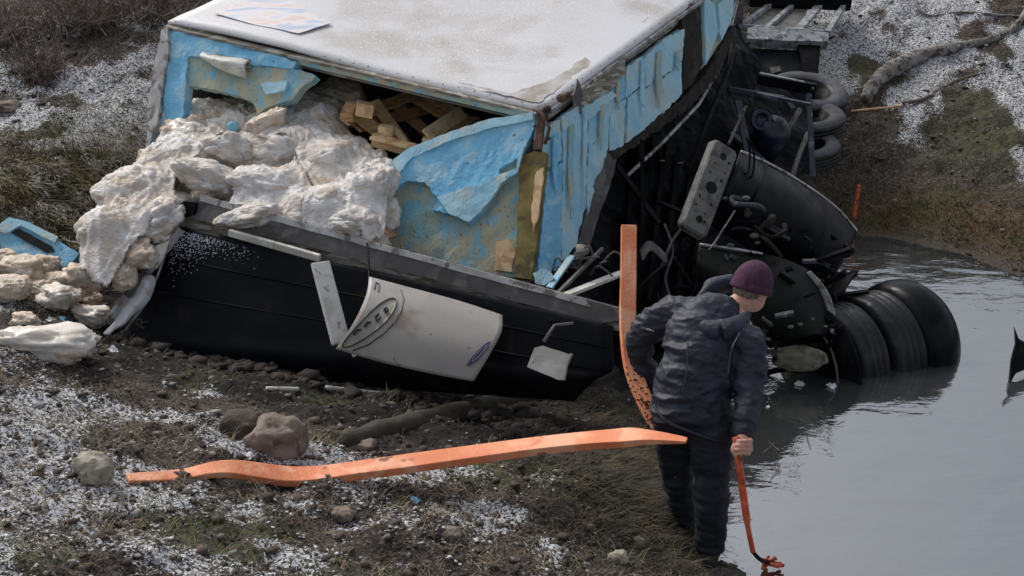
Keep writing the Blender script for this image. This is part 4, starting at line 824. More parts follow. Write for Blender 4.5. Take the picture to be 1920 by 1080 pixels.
for (u, v, s, m_, nm, lab) in ((118, 604, .035, 'cyan', 'blue_scrap', 'crumpled light blue scrap between the ribbed and the largest packet'), (776, 942, .028, 'cyan', 'blue_scrap', 'small pale blue scrap lying alone on the mud below the orange strap'), (464, 862, .035, 'film2', 'plastic_scrap', 'crumpled clear plastic scrap beside the brown boulder'),
                               (20, 568, .06, 'film2', 'plastic_scrap', 'lilac tinted crumpled plastic at the left edge under the packets'), (210, 660, .035, 'film2', 'plastic_scrap', 'white torn scrap at the lower left door corner'), (96, 606, .03, 'film2', 'plastic_scrap', 'flat white scrap left of the blue one'),
                               (1500, 722, .032, 'film2', 'plastic_scrap', 'wet plastic scrap floating below the khaki bundle'), (1560, 728, .034, 'film2', 'plastic_scrap', 'floating plastic scrap under the twin tyres'), (1440, 765, .014, 'film2', 'plastic_scrap', 'tiny scrap floating right of the man')):
    c = on_ground(u, v); rr = random.Random(u); bmx = bmesh.new(); bmesh.ops.create_icosphere(bmx, subdivisions=2, radius=1)
    V = [Vector((c.x + p.co.x * s * rr.uniform(.4, 1.3), c.y + p.co.y * s * rr.uniform(.4, 1.3), c.z + (p.co.z * .5 + .4) * s * rr.uniform(.2, 1.2))) for p in bmx.verts]; F = [[x.index for x in f.verts] for f in bmx.faces]; bmx.free()
    o = mesh(nm, V, F, M[m_]); tag(o, lab, 'scrap')

# ------------------------------------------------------------ rocks, logs, branches, stake
def rock(u, v, s, m_, lab, seed, flat_=.7, name='rock'):
    c = on_ground(u, v); bmx = bmesh.new(); bmesh.ops.create_icosphere(bmx, subdivisions=4, radius=1); V = np.array([x.co[:] for x in bmx.verts]); F = np.array([[x.index for x in f.verts] for f in bmx.faces]); bmx.free()
    V = np.sign(V) * np.abs(V) ** .8; V = V * (1 + .28 * fbm(V + seed, 1.2, 4, seed) + .03 * fbm(V, 9, 3, seed))[:, None] * np.array([s, s * .9, s * flat_]) + np.array([c.x, c.y, c.z + s * flat_ * .35])
    o = mesh(name, V, F, M[m_]); tag(o, lab, 'rock'); return o
rock(524, 842, .125, 'rock', 'large brown boulder half buried above the orange strap', 3, .9)
rock(455, 812, .10, 'clod', 'dark muddy lump left of the brown boulder', 9, .7)
rock(176, 900, .075, 'rock_pale', 'pale yellowish rock above the left end of the orange strap', 5, .9)
rock(645, 975, .05, 'rock', 'small brown stone below the middle of the orange strap', 6)
rock(848, 1012, .05, 'rock', 'rounded pinkish stone near the bottom edge', 7)
rock(675, 845, .07, 'rock', 'flat grey stone just above the orange strap', 8, .5)
rock(1160, 1050, .04, 'rock_pale', 'pale stone near the bottom edge left of the man', 10)
rock(14, 205, .12, 'rock', 'grey flat stone on the upper left bank', 12, .4)
rock(1195, 1020, .03, 'rock_pale', 'tiny pale pebble left of the boots', 14)
def lying(name, pts, r, m_, lab, cat, lift=.5, seg=10, n=6):
    pw = [on_ground(u, v) for u, v in pts]; rs = r if isinstance(r, list) else [r] * len(pts)
    q = [p + Vector((0, 0, rr_ * lift)) for p, rr_ in zip(pw, rs)]; cq = catmull(q, n); rq = [rs[0]] * len(cq)
    for i in range(len(cq)): f = i / n; k = min(int(f), len(rs) - 2); rq[i] = (rs[k] + (rs[k + 1] - rs[k]) * (f - k)) * (1 + .10 * math.sin(i * 2.1))
    mb = MB().tube(cq, rq, seg); mb.V = [v + Vector(((random.random() - .5), (random.random() - .5), (random.random() - .5))) * .12 * max(rs) for v in mb.V]
    o = mb.build(name, M[m_], None, True); tag(o, lab, cat); return o
lying('driftwood_trunk', [(1622, 196), (1638, 172), (1668, 146), (1720, 120), (1780, 104), (1850, 84), (1900, 58), (1928, 14), (1940, -30)], [.055, .07, .085, .075, .055, .04, .032, .028, .02], 'bark', 'thick weathered grey driftwood trunk on the far bank', 'driftwood', .8)
lying('branch', [(1712, -4), (1722, 20), (1745, 34), (1800, 30), (1860, 32), (1916, 34)], [.012, .016, .016, .014, .014, .012], 'bark', 'thin dark branch lying near the top right', 'branch', 1.2, 6)
lying('branch', [(1596, 214), (1640, 210), (1692, 203)], [.012, .014, .010], 'wood', 'reddish straight stick right of the tyres', 'branch', 1.5, 6)
lying('branch', [(1690, 200), (1730, 190), (1780, 160), (1840, 140)], [.02, .02, .016, .01], 'twig', 'low brown root below the driftwood', 'branch', .8, 6)
lying('fallen_log', [(640, 838), (760, 800), (900, 768), (1040, 735), (1150, 700)], [.055, .06, .06, .06, .055], 'log', 'dark muddy log in the shade under the dark door', 'log', .15, 12)
lying('white_lath', [(500, 735), (560, 736)], [.012, .012], 'white_metal', 'short pale lath in the mud under the dark door', 'lath', 1.5, 6)
lying('white_lath', [(612, 735), (700, 745), (760, 752)], [.014, .014, .014], 'white_metal', 'longer pale lath in the mud under the dark door', 'lath', 1.8, 6)
sb = ground_at(1600, 412); o = MB().box(sb + Vector((0, 0, -.1)), sb + Vector((.02, 0, .31)), .035, .03).build('orange_stake', M['rod'], None); tag(o, 'short orange stake standing at the far water edge', 'stake')
o = panel('dark_fragment', [(1903, 616), (1912, 640), (1926, 650), (1926, 690), (1905, 700), (1893, 718), (1897, 680), (1905, 650)], plane3(P(1900, 700, 8.1), P(1930, 700, 8.12), P(1910, 620, 8.2)), .04, M['black'], None, .004, .004, .03) if False else None
fpl = plane3(P(1893, 716, 8.02), P(1930, 700, 8.1), P(1905, 615, 8.15)); ORG['_'] = Vector()
pts = [PP(u, v, fpl) for u, v in ((1903, 616), (1912, 640), (1930, 650), (1930, 690), (1905, 700), (1893, 720), (1897, 680), (1905, 650))]
V = pts + [p + Vector((.01, .05, 0)) for p in pts]; k = len(pts)
o = mesh('dark_fragment', V, [tuple(range(k)), tuple(reversed(range(k, 2 * k)))] + [(i, (i + 1) % k, (i + 1) % k + k, i + k) for i in range(k)], M['black']); tag(o, 'jagged black fragment sticking out of the water at the right edge', 'fragment')
# floating twigs near the man
for (a, b, lab) in (((1440, 830), (1460, 850), 'short pale twig floating right of the hand'), ((1430, 852), (1452, 836), 'twig crossing another beside the hand'), ((1512, 822), (1520, 842), 'single pale twig floating farther out'), ((1445, 900), (1462, 880), 'thin dark twig on the bright water')):
    p, q_ = on_ground(*a, .006), on_ground(*b, .012); o = MB().tube([p, q_], .0025, 5).build('floating_twig', M['twig'], None); tag(o, lab, 'twig')

# dry shrubs on the upper left bank
def shrub(x, y, s, lab, seed, n=260, m_='twig'):
    rr = random.Random(seed); z = Hz(x, y); mb = MB()
    for i in range(n):
        a = rr.uniform(0, 6.28); l = s * rr.uniform(.5, 1); lean = rr.uniform(.1, 1.25); b = Vector((x + rr.gauss(0, s * .3), y + rr.gauss(0, s * .3), z - .02))
        d = Vector((math.cos(a) * math.sin(lean), math.sin(a) * math.sin(lean), math.cos(lean))); m1 = b + d * l * .5 + Vector((rr.uniform(-.05, .05), rr.uniform(-.05, .05), 0)); e = m1 + (d + Vector((rr.uniform(-.5, .5), rr.uniform(-.5, .5), rr.uniform(-.4, .3)))).normalized() * l * .5
        mb.tube([b, m1, e], [.006, .004, .002], 3, False)
        for _ in range(2):
            f = m1.lerp(e, rr.random()); mb.tube([f, f + Vector((rr.uniform(-1, 1), rr.uniform(-1, 1), rr.uniform(-.4, .9))) * l * .25], [.003, .0015], 3, False)
    o = mb.build('dry_shrub', M[m_], None, origin=(x, y, z)); tag(o, lab, 'shrub', 'dry shrubs on the upper left bank'); return o
shrub(-4.6, 11.6, .55, 'leafless brown shrub at the very top left corner', 1); shrub(-3.9, 11.9, .6, 'dense twiggy shrub second from the top left corner', 2)
shrub(-3.2, 12.0, .6, 'tangled brown shrub above the green patch', 3); shrub(-2.75, 11.3, .45, 'low shrub just left of the trailer roof corner', 4)
shrub(-2.2, 12.5, .5, 'shrub peeping over the far left edge of the roof', 5); shrub(-3.6, 12.9, .6, 'shrub at the top edge behind the others', 6); shrub(-4.0, 10.9, .35, 'small low shrub beneath the dense twiggy one', 7)

# ------------------------------------------------------------ the overturned truck in the pond
tk = thing('overturned_truck', (1.9, 8.6, 0), 'black wrecked truck chassis on its side, half in the pond with wheels showing', 'truck')
def tyre_prof(w, r, rin, tread=3):
    pr = [(-w * .42, rin), (-w * .5, rin + (r - rin) * .35), (-w * .48, r - .05), (-w * .40, r - .012)]
    for i in range(tread + 1):
        a = -w * .36 + w * .72 * i / (tread + 1); b = -w * .36 + w * .72 * (i + .93) / (tread + 1); pr += [(a, r - .012 if i == 0 else r), (b, r)]
        if i < tread: pr += [(b + .002, r - .008), (a + w * .72 / (tread + 1) - .002, r - .014)]
    pr += [(w * .40, r - .012), (w * .48, r - .05), (w * .5, rin + (r - rin) * .35), (w * .42, rin)]
    return pr
def wheel(c, ax, w, r, par, mt, mr_, tread=3, lab=None):
    rin = r * .56
    ty = MB().lathe(c, ax, tyre_prof(w, r, rin, tread) + [(-w * .42, rin)], 56).build('wheel', mt, par, True)
    if lab: ty['label'] = lab
    rm = MB().lathe(c, ax, [(-w * .40, rin + .004), (-w * .34, rin - .02), (-w * .1, rin - .05), (-w * .05, r * .2), (-w * .2, r * .16), (-w * .2, 0)], 32)
    rm.lathe(c, ax, [(w * .40, rin + .004), (w * .34, rin - .02), (w * .12, rin - .05), (w * .1, r * .2), (w * .22, r * .16), (w * .22, 0)], 32); rm.build('rim', mr_, ty, True)
    return ty
axd = Vector((.80, .40, .03)).normalized(); c0 = Vector((2.09, 7.72, -.03))
wheel(c0 + axd * .08, axd, .25, .375, tk, M['tyre'], M['black'], 3)
wheel(c0 + axd * .36, axd, .27, .40, tk, M['tyre'], M['black'], 3)
# curved guard beyond the twin tyres
gm = MB(); ax = axd; x_ = ax.orthogonal().normalized(); y_ = ax.cross(x_)
rowsG = []
for h, r in ((.455, .33), (.49, .405), (.56, .43), (.66, .43), (.76, .37)):
    rowsG.append([c0 + ax * h + (Vector((-ax.y, ax.x, 0)) * math.cos(a) + Vector((0, 0, 1)) * math.sin(a)) * r for a in np.linspace(math.radians(-20), math.radians(205), 12)])
loft('mudguard', rowsG, M['plastic'], tk, .012, 2)
mb = MB().lathe(c0 - axd * .12, axd, [(-.25, 0), (-.25, .10), (-.12, .12), (-.10, .26), (-.02, .30), (0, .42), (.02, .42), (.02, .0)], 32); mb.build('brake_drum', M['black'], tk, True)
MB().tube([c0 - axd * .22 + Vector((-ax.y, ax.x, 0)) * -.33 * math.cos(a) + Vector((0, 0, .33 * math.sin(a))) for a in np.linspace(-.1, 2.3, 10)], .008, 5).build('brake_ring', M['metal_grey'], tk, True)
MB().tube([c0 - axd * .3, c0 - axd * 1.1], .06, 12).build('axle', M['black'], tk, True)
# three dusty wheels lying flat by the far bank
vax = Vector((-.06, -.16, .98)).normalized()
for (c_, a_, w_, r_, l_) in ((P(1512, 184, 11.35), Vector((.05, -.26, .96)), .20, .36, 'topmost wheel with a hollow rim'), (P(1510, 230, 10.95), vax, .17, .335, 'middle wheel with a dusty sidewall'), (P(1506, 284, 10.65), vax, .17, .30, 'lowest wheel with a dusty sidewall')):
    ty = wheel(c_, a_, w_, r_, tk, M['tyre'], M['black'], 3, l_)
    MB().lathe(c_, a_, [(w_ * .44, r_ * .60), (w_ * .53, r_ * .66), (w_ * .545, r_ * .82), (w_ * .50, r_ * .93), (w_ * .40, r_ * .97)], 48).build('sidewall', M['tyre_dust'], ty, True)
# perforated plate on the end of the fender cylinder
pl_ = plane3(P(1355, 268, 8.15), P(1392, 290, 8.2), P(1290, 430, 7.95))
def rrect(c, ex, ey, w, h, r, n=6):
    out = []
    for sx, sy, a0 in ((1, 1, 0), (-1, 1, 90), (-1, -1, 180), (1, -1, 270)):
        for k in range(n + 1): a = math.radians(a0 + 90 * k / n); out.append(c + ex * (sx * (w / 2 - r) + math.cos(a) * r) + ey * (sy * (h / 2 - r) + math.sin(a) * r))
    return out
pc_ = PP(1331, 353, pl_); ey = (PP(1362, 272, pl_) - PP(1300, 436, pl_)).normalized(); ex = ey.cross(pl_[1]).normalized()
if ex.x < 0: ex = -ex
hh = (PP(1362, 268, pl_) - PP(1298, 440, pl_)).length * .95; ww = .195
outer = rrect(pc_, ex, ey, ww, hh, .035); inner = rrect(pc_ + pl_[1] * .018, ex, ey, ww - .03, hh - .03, .032); back = rrect(pc_ - pl_[1] * .05, ex, ey, ww, hh, .035)
k = len(outer); V = inner + outer + back
F = [tuple(range(k))] + [(i, (i + 1) % k, k + (i + 1) % k, k + i) for i in range(k)] + [(k + i, k + (i + 1) % k, 2 * k + (i + 1) % k, 2 * k + i) for i in range(k)] + [tuple(reversed(range(2 * k, 3 * k)))]
plate = mesh('perforated_plate', V, F, M['gauge'], tk); bevel(plate, .004)
for (a, b, r) in ((0, 0, .040), (.0, .36, .024), (.0, -.36, .024), (.28, .33, .009), (-.2, .25, .005), (-.25, .14, .008), (.25, .12, .010), (.28, .22, .005), (-.28, -.14, .009), (.2, -.16, .009), (-.3, -.24, .008), (.2, -.36, .009), (.1, -.28, .005), (.3, -.05, .005)):
    cc = pc_ + pl_[1] * .0185 + ex * a * ww + ey * b * hh
    MB().lathe(cc - pl_[1] * .004, pl_[1], [(0, 0), (0, r), (.006, r), (.006, r * .8), (.0055, 0)], 18).build('hole', M['hole'], plate)
# cylinder shell behind the plate (fender one)
loft('mudguard', [[P(1388, 282, 8.35), P(1450, 310, 8.6), P(1520, 352, 8.8), P(1572, 392, 9.0), P(1606, 432, 9.1)],
                  [P(1376, 318, 8.15), P(1440, 350, 8.35), P(1505, 392, 8.55), P(1555, 432, 8.75), P(1592, 466, 8.9)],
                  [P(1356, 372, 8.1), P(1420, 410, 8.3), P(1480, 448, 8.5), P(1535, 482, 8.7), P(1572, 502, 8.85)],
                  [P(1330, 420, 8.25), P(1390, 458, 8.4), P(1450, 494, 8.6), P(1505, 526, 8.8), P(1548, 545, 8.95)]], M['plastic'], tk, .016, 6, .006)
MB().tube(catmull([P(1390, 284, 8.33), P(1450, 311, 8.57), P(1520, 353, 8.77), P(1572, 393, 8.97), P(1607, 433, 9.07)], 5), .009, 6).build('guard_rim', M['metal_light'], tk, True)
for f in (.22, .5, .78):
    q_ = [P(1388 + 218 * f, 284 + 140 * f - 8 * math.sin(f * 3), 8.33 + .75 * f), P(1376 + 216 * f, 318 + 146 * f, 8.11 + .76 * f), P(1356 + 216 * f, 372 + 132 * f, 8.06 + .76 * f), P(1330 + 218 * f, 420 + 126 * f, 8.21 + .7 * f)]
    MB().tube(catmull(q_, 6), .011, 6).build('guard_rib', M['plastic'], tk, True)
rr = random.Random(505)
for i in range(22):
    u = rr.uniform(1400, 1590); v = 300 + (u - 1390) * .62 + rr.uniform(70, 170); p = P(u, v, 8.0 + (u - 1390) / 330); q_ = p + Vector((rr.uniform(-.22, .22), -.05, rr.uniform(-.15, .12))); r0 = rr.uniform(.008, .03)
    (MB().tube(catmull([p, p.lerp(q_, .5) + Vector((rr.uniform(-.05, .05), -.05, rr.uniform(-.05, .05))), q_], 5), r0, 8) if i % 2 else MB().box(p, q_, r0 * 3, r0)).build('broken_fitting', M[('black', 'plastic', 'black', 'darkedge')[i % 4]], tk, i % 2 == 1)
for (u, v) in ((1398, 292), (1406, 300)): MB().tube([P(u + 8 * math.cos(a), v + 34 * math.sin(a), 8.2 + .03 * math.cos(a)) for a in np.linspace(-1.6, 1.6, 9)], .008, 5).build('clamp_band', M['black'], tk, True)
# torn lower tabs of the shell
mb = MB(); mb.tube(catmull([P(1560, 440, 8.9), P(1585, 462, 8.85), P(1600, 470, 8.85), P(1585, 480, 8.85), P(1560, 478, 8.85)], 4), .018, 6); mb.tube(catmull([P(1545, 500, 8.8), P(1580, 520, 8.75), P(1608, 508, 8.75)], 4), [.03] * 8 + [.006], 6); mb.build('torn_tab', M['plastic'], tk, True)
loft('torn_guard_flap', [[P(1530, 545, 8.7), P(1560, 528, 8.68), P(1612, 505, 8.65)], [P(1535, 570, 8.6), P(1562, 552, 8.6), P(1600, 520, 8.62)], [P(1545, 600, 8.55), P(1568, 572, 8.55), P(1580, 548, 8.58)]], M['plastic'], tk, .01, 4, .01)
# second guard: big dark dome with a pale edge strip
loft('mudguard', [[P(1310, 458, 8.1), P(1385, 470, 8.1), P(1462, 484, 8.15), P(1520, 512, 8.2), P(1552, 560, 8.25), P(1568, 622, 8.2)],
                  [P(1308, 478, 7.95), P(1372, 498, 7.9), P(1440, 520, 7.9), P(1490, 545, 7.95), P(1520, 582, 8.0), P(1540, 628, 8.0)],
                  [P(1306, 500, 7.95), P(1360, 530, 7.85), P(1420, 560, 7.8), P(1460, 580, 7.85), P(1488, 606, 7.9), P(1508, 632, 7.95)],
                  [P(1310, 530, 8.1), P(1355, 570, 8.0), P(1405, 600, 7.95), P(1440, 618, 7.95), P(1465, 636, 8.0), P(1480, 650, 8.05)]], mat('dark_green_black_plastic', (.007, .009, .007), (.012, .015, .011), None, sc=3, rough=.55, bump=.2, spec=.12), tk, .014, 6, .004)
loft('pale_guard_edge', [[P(1512, 512, 8.15), P(1538, 545, 8.17), P(1552, 585, 8.15), P(1556, 624, 8.1)], [P(1520, 508, 8.14), P(1548, 540, 8.15), P(1564, 580, 8.12), P(1569, 628, 8.08)]], M['metal_light'], tk, .01, 5)
MB().tube(catmull([P(1312, 458, 8.05), P(1385, 468, 8.05), P(1430, 476, 8.05)], 5), .009, 6).build('guard_rim', M['metal_light'], tk, True)
# body mass behind: chassis rails, dark side, firewall
CH = plane3(P(1380, 170, 10.3), P(1510, 240, 10.25), P(1440, 420, 9.4))
panel('chassis_plate', [(1352, 150), (1460, 162), (1512, 176), (1522, 205), (1514, 250), (1522, 290), (1498, 330), (1480, 380), (1500, 480), (1440, 560), (1350, 600), (1240, 640), (1250, 420), (1310, 280)], CH, .2, M['black'], tk, .010, .03, .07, rs=3.5, seed=100)
mb = MB()
mb.box(P(1366, 166, 10.0), P(1470, 184, 9.95), .05, .03); mb.box(P(1470, 184, 9.95), P(1486, 205, 9.9), .05, .03)
mb.build('bent_sill', M['cabblue'], tk)
MB().tube(catmull([P(1500, 205, 10.0), P(1478, 240, 9.9), P(1466, 240, 9.9)], 4), .02, 6).build('hose', M['metal_grey'], tk, True)
mb = MB(); mb.tube([P(1515, 250, 9.9), P(1498, 290, 9.7), P(1484, 336, 9.4)], .02, 6); mb.build('steering_rod', M['metal_grey'], tk, True)
can = MB().lathe(P(1440, 262, 9.75), (.25, -.55, .8), [(-.16, 0), (-.16, .11), (-.13, .13), (.13, .13), (.17, .1), (.19, .03), (.22, .03), (.22, 0)], 24).build('blue_canister', M['bluecan'], tk, True)
MB().lathe(P(1428, 226, 9.6), (.1, -.9, .35), [(-.02, 0), (-.02, .085), (.01, .085), (.012, .055), (-.01, .05), (-.01, 0)], 24).build('blue_ring', M['bluecan'], tk, True)
rr = random.Random(77)
for i in range(26):
    mb = MB()
    u, v = rr.uniform(1260, 1480), rr.uniform(420, 660); t = 8.55 + rr.uniform(-.1, .2); a = rr.uniform(0, 3.1)
    p = P(u, v, t); q_ = p + Vector((math.cos(a), -.2, math.sin(a))) * rr.uniform(.08, .28); (mb.tube([p, p.lerp(q_, .5) + Vector((0, -.03, rr.uniform(-.04, .04))), q_], rr.uniform(.008, .025), 7) if i % 3 else mb.box(p, q_, rr.uniform(.03, .1), rr.uniform(.02, .06)))
    mb.build('engine_pipe', M['black'], tk, True)
for i in range(30):
    u, v = rr.uniform(1425, 1575), rr.uniform(596, 690); t = 8.0 + rr.uniform(-.08, .15); MB().ell(P(u, v, t), rr.uniform(.015, .05), rr.uniform(.015, .04), rr.uniform(.01, .03), Matrix.Rotation(rr.uniform(0, 3), 3, 'Y'), 8, 5).build('engine_fitting', M['black'], tk, True)
for i, (u, v, r) in enumerate(((1462, 604, .012), (1482, 612, .016), (1500, 608, .014), (1524, 598, .010), (1440, 636, .014), (1548, 612, .010), (1418, 388, .014), (1398, 372, .022), (1420, 455, .014), (1414, 442, .024), (1370, 460, .018), (1360, 372, .014))):
    MB().ell(P(u, v, 7.9 if v > 500 else 8.05), r * 1.4, r, r * .8, None, 10, 6).build('bolt_head', M['metal_grey'], tk, True)
rr = random.Random(404)
for i in range(16):
    u, v = rr.uniform(1340, 1560), rr.uniform(395, 600); t = 8.0 if v > 470 else 8.1 + (u - 1340) / 300
    if u < 1460 and v > 480: t = 7.75
    p = P(u, v, t - .06); a = rr.uniform(-1, .6); L_ = rr.uniform(.04, .12); e = p + Vector((math.cos(a), -.15, math.sin(a))) * L_
    bevel(MB().box(p, e, rr.uniform(.015, .05), rr.uniform(.01, .025)).build('bracket', M['black'] if i % 3 else M['cabblue'], tk), .003, 1)
for i in range(9):
    u, v = rr.uniform(1230, 1500), rr.uniform(330, 640); t = 8.35 if v < 470 else 8.0; p = P(u, v, t); q2 = p + Vector((rr.uniform(-.3, .3), -.06, rr.uniform(-.35, -.1)))
    MB().tube(catmull([p, p.lerp(q2, .4) + Vector((rr.uniform(-.08, .08), -.05, rr.uniform(-.03, .05))), q2], 6), rr.uniform(.006, .013), 6).build('hose', M['plastic'], tk, True)
for (a, b, r) in (((1150, 300), (1236, 420), .02), ((1204, 262), (1206, 420), .015), ((1238, 380), (1292, 404), .02), ((1370, 250), (1462, 330), .03), ((1384, 190), (1404, 300), .025), ((1420, 176), (1520, 196), .02), ((1516, 176), (1524, 330), .02)):
    MB().box(P(a[0], a[1], 8.6 if a[0] < 1300 else 9.7), P(b[0], b[1], 8.4 if a[0] < 1300 else 9.5), r * 2, r).build('chassis_rail', M['cabblue'] if a[0] > 1300 else M['black'], tk)
MB().tube(catmull([P(1392, 376, 8.05), P(1372, 370, 8.05), P(1378, 382, 8.0), P(1420, 386, 8.0), P(1432, 396, 8.05)], 4), .018, 8).build('air_hose', M['cabblue'], tk, True)
MB().tube(catmull([P(1246, 420, 8.4), P(1262, 470, 8.3), P(1248, 520, 8.2), P(1258, 560, 8.15)], 5), .008, 6).build('brake_hose', M['metal_grey'], tk, True)
MB().tube(catmull([P(1286, 420, 8.3), P(1262, 450, 8.3), P(1240, 500, 8.2)], 5), .010, 6).build('brake_hose', M['metal_grey'], tk, True)
loft('bent_bracket', [[P(1200, 470, 8.2), P(1218, 452, 8.2), P(1250, 478, 8.2)], [P(1205, 490, 8.15), P(1222, 470, 8.15), P(1252, 500, 8.15)]], M['cabgrey'] if False else M['metal_grey'], tk, .01, 4)
MB().tube([P(1316, 486, 8.0), P(1342, 452, 8.05), P(1378, 395, 8.1)], .006, 5).build('thin_rod', M['metal_light'], tk)
MB().tube([P(1366, 270, 9.2), P(1398, 200, 9.8)], .012, 5).build('thin_rod', M['metal_grey'], tk)
# cab at the top right
CT = 12.0
mb = MB()
cabw = plane3(P(1380, 60, 11.9), P(1530, 70, 11.9), P(1385, 140, 11.5))
panel('cab_side', [(1382, 58), (1408, 64), (1404, 120), (1396, 134), (1364, 126), (1358, 108)], cabw, .25, M['cabblue'], tk, .003, .004, .05)
panel('header_rail', [(1400, 60), (1416, 56), (1500, 62), (1552, 70), (1550, 86), (1480, 84), (1398, 80)], cabw, .10, M['cabgrey'], tk, .003, .005, .04, off=.05)
panel('window', [(1404, 82), (1536, 88), (1532, 150), (1394, 134)], cabw, .01, M['glass'], tk, 0, 0, .1, off=-.05)
panel('cab_pillar', [(1496, 84), (1538, 88), (1532, 160), (1510, 156)], cabw, .2, M['black'], tk, .003, .004, .05, off=.01)
panel('pale_label', [(1446, 120), (1464, 116), (1466, 126), (1448, 132)], cabw, .004, M['metal_grey'], tk, 0, 0, .1, off=-.04)
bevel(MB().box(P(1352, 126, 11.3), P(1508, 158, 11.2), .06, .05).build('lower_rail', M['cabgrey'], tk), .008)
bevel(MB().box(P(1352, 140, 11.3), P(1528, 172, 11.2), .12, .14).build('cab_sill', M['black'], tk), .008)
# roof rack: frame and slats over the cab
ra, rb, rc, rd = P(1388, 50, 12.0), P(1552, 62, 12.0), P(1584, 8, 13.0), P(1452, 4, 13.0)
for a, b, w_ in ((ra, rd, .05), (rd, rc, .05), (rb, rc, .05), (ra, rb, .05)): bevel(MB().box(a, b, w_, .05).build('rack_frame', M['cabgrey'], tk), .006)
for f, w_ in ((.30, .05), (.66, .08)): bevel(MB().box(ra.lerp(rb, f), rd.lerp(rc, f), w_, .04).build('rack_bar', M['cabgrey'], tk), .006)
flat('rack_sheet', [ra.lerp(rb, .02) - Vector((0, 0, .03)), ra.lerp(rb, .60) - Vector((0, 0, .03)), rd.lerp(rc, .50) - Vector((0, 0, .03)), rd.lerp(rc, .02) - Vector((0, 0, .03))], M['gauge'], tk, .006)
bevel(MB().box(P(1400, -14, 12.9), P(1590, -6, 13.0), .3, .25).build('cab_end', M['black'], tk), .02)
panel('cab_back_wall', [(1340, -60), (1400, -60), (1390, 60), (1366, 130), (1340, 170), (1370, 40)], plane3(P(1340, 0, 12.2), P(1400, 0, 12.2), P(1370, 130, 11.2)), .1, M['black'], tk, .005, .01, .06)
mb = MB()
for (u, v) in ((1397, 8), (1390, 34), (1348, 98), (1524, 166), (1520, 180), (1523, 190), (1523, 197)): MB().ell(P(u, v, 9.9 if v > 150 else 10.9), .012, .012, .012, None, 8, 5).build('rivet', M['metal_grey'], tk, True)
# khaki bundle
bmx = bmesh.new(); bmesh.ops.create_icosphere(bmx, subdivisions=4, radius=1); V = np.array([v.co[:] for v in bmx.verts]); F = np.array([[v.index for v in f.verts] for f in bmx.faces]); bmx.free()
V = V * (1 + .16 * fbm(V, 1.6, 4, 5) - .06 * np.abs(fbm(V, 5, 3, 8)))[:, None] * np.array([.17, .10, .085]) + np.array(P(1500, 672, 7.95)); kb = mesh('khaki_bundle', V, F, M['khaki'], smooth=True); tag(kb, 'khaki canvas bundle wedged at the waterline behind the man', 'bundle')
MB().tube(catmull([P(1456, 680, 7.85), P(1480, 652, 7.82), P(1510, 642, 7.85), P(1540, 660, 7.88)], 5), .005, 5).build('drawstring', M['black'], kb, True) if False else None

# ------------------------------------------------------------ orange straps
def strap(name, pts, wdir, w, th, m_, lab, n=8, taper=None):
    c = catmull(pts, n); V = []; F = []
    wd = catmull(wdir, n) if isinstance(wdir, list) else [wdir] * len(c)
    for i, p in enumerate(c):
        d = (c[min(i + 1, len(c) - 1)] - c[max(i - 1, 0)]).normalized(); x = (wd[i] - d * wd[i].dot(d)).normalized(); y = d.cross(x).normalized(); f = (taper(i / (len(c) - 1)) if taper else 1)
        for sx, sy in ((-1, -1), (1, -1), (1, 1), (-1, 1)): V.append(p + x * sx * w * f / 2 + y * sy * th * f / 2)
    for i in range(len(c) - 1):
        for k in range(4): F.append((i * 4 + k, i * 4 + (k + 1) % 4, (i + 1) * 4 + (k + 1) % 4, (i + 1) * 4 + k))
    F += [(3, 2, 1, 0), tuple(len(V) - 4 + k for k in range(4))]
    o = mesh(name, V, F, m_, None); tag(o, lab, 'strap'); return bevel(o, .004, 2)
def strap2(a, b, mm, **k): return strap('orange_strap', a, b, **k)
hz = [ground_at(u, v) for u, v in ((240, 908), (330, 912), (430, 912))]
sp = [hz[0] + Vector((0, 0, .02)), hz[0].lerp(hz[2], .5) + Vector((0, 0, .035)), hz[2] + Vector((0, 0, .075)), P(560, 894, 5.78), P(700, 878, 5.84), P(860, 856, 5.95), P(1010, 836, 5.98), P(1130, 824, 5.92), P(1210, 820, 5.80), P(1288, 826, 5.72)]
wd = Vector((.1, 1, .10))
strap('orange_strap', sp, wd, .108, .040, M['orange'], 'long bright orange strap stretched across the mud to the man', taper=lambda f: (.45 + f * 1.6 if f < .34 else 1) * (1 if f < .84 else 1 - (f - .84) * 4.2))
sv = [P(1179, 424, 6.5), P(1178, 520, 6.42), P(1177, 600, 6.36), P(1184, 680, 6.28), P(1206, 745, 6.2), P(1240, 805, 6.12), P(1275, 836, 6.08)]
strap('orange_strap', sv, [Vector((1, 0, 0)), Vector((1, 0, 0)), Vector((1, .1, 0)), Vector((.95, .2, .1)), Vector((.9, .2, .3)), Vector((.8, .3, .4)), Vector((.8, .3, .4))], .078, .05, M['orange'], 'upright orange strap hanging beside the man, muddy at its bend')
# mud smears where it bends
mb = MB(); rr = random.Random(9); cs = catmull(sv, 12)
for i in range(420):
    k = int(len(cs) * (.52 + .42 * rr.random() ** .8)); k = min(k, len(cs) - 1); p = cs[k] + Vector((rr.uniform(-.038, .038), -.024, rr.uniform(-.02, .02))); s = rr.uniform(.0015, .006); mb.ell(p, s, s * .4, s * 1.9, Matrix.Rotation(rr.uniform(-.8, .8), 3, 'Y'), 6, 4)
o = mb.build('mud_smears', mat('brown_mud_smear', (.15, .075, .045), (.07, .045, .03), None, sc=20, rough=.9, bump=.4), None); tag(o, 'brown mud smears on the bend of the upright orange strap', 'mud', kind='stuff')

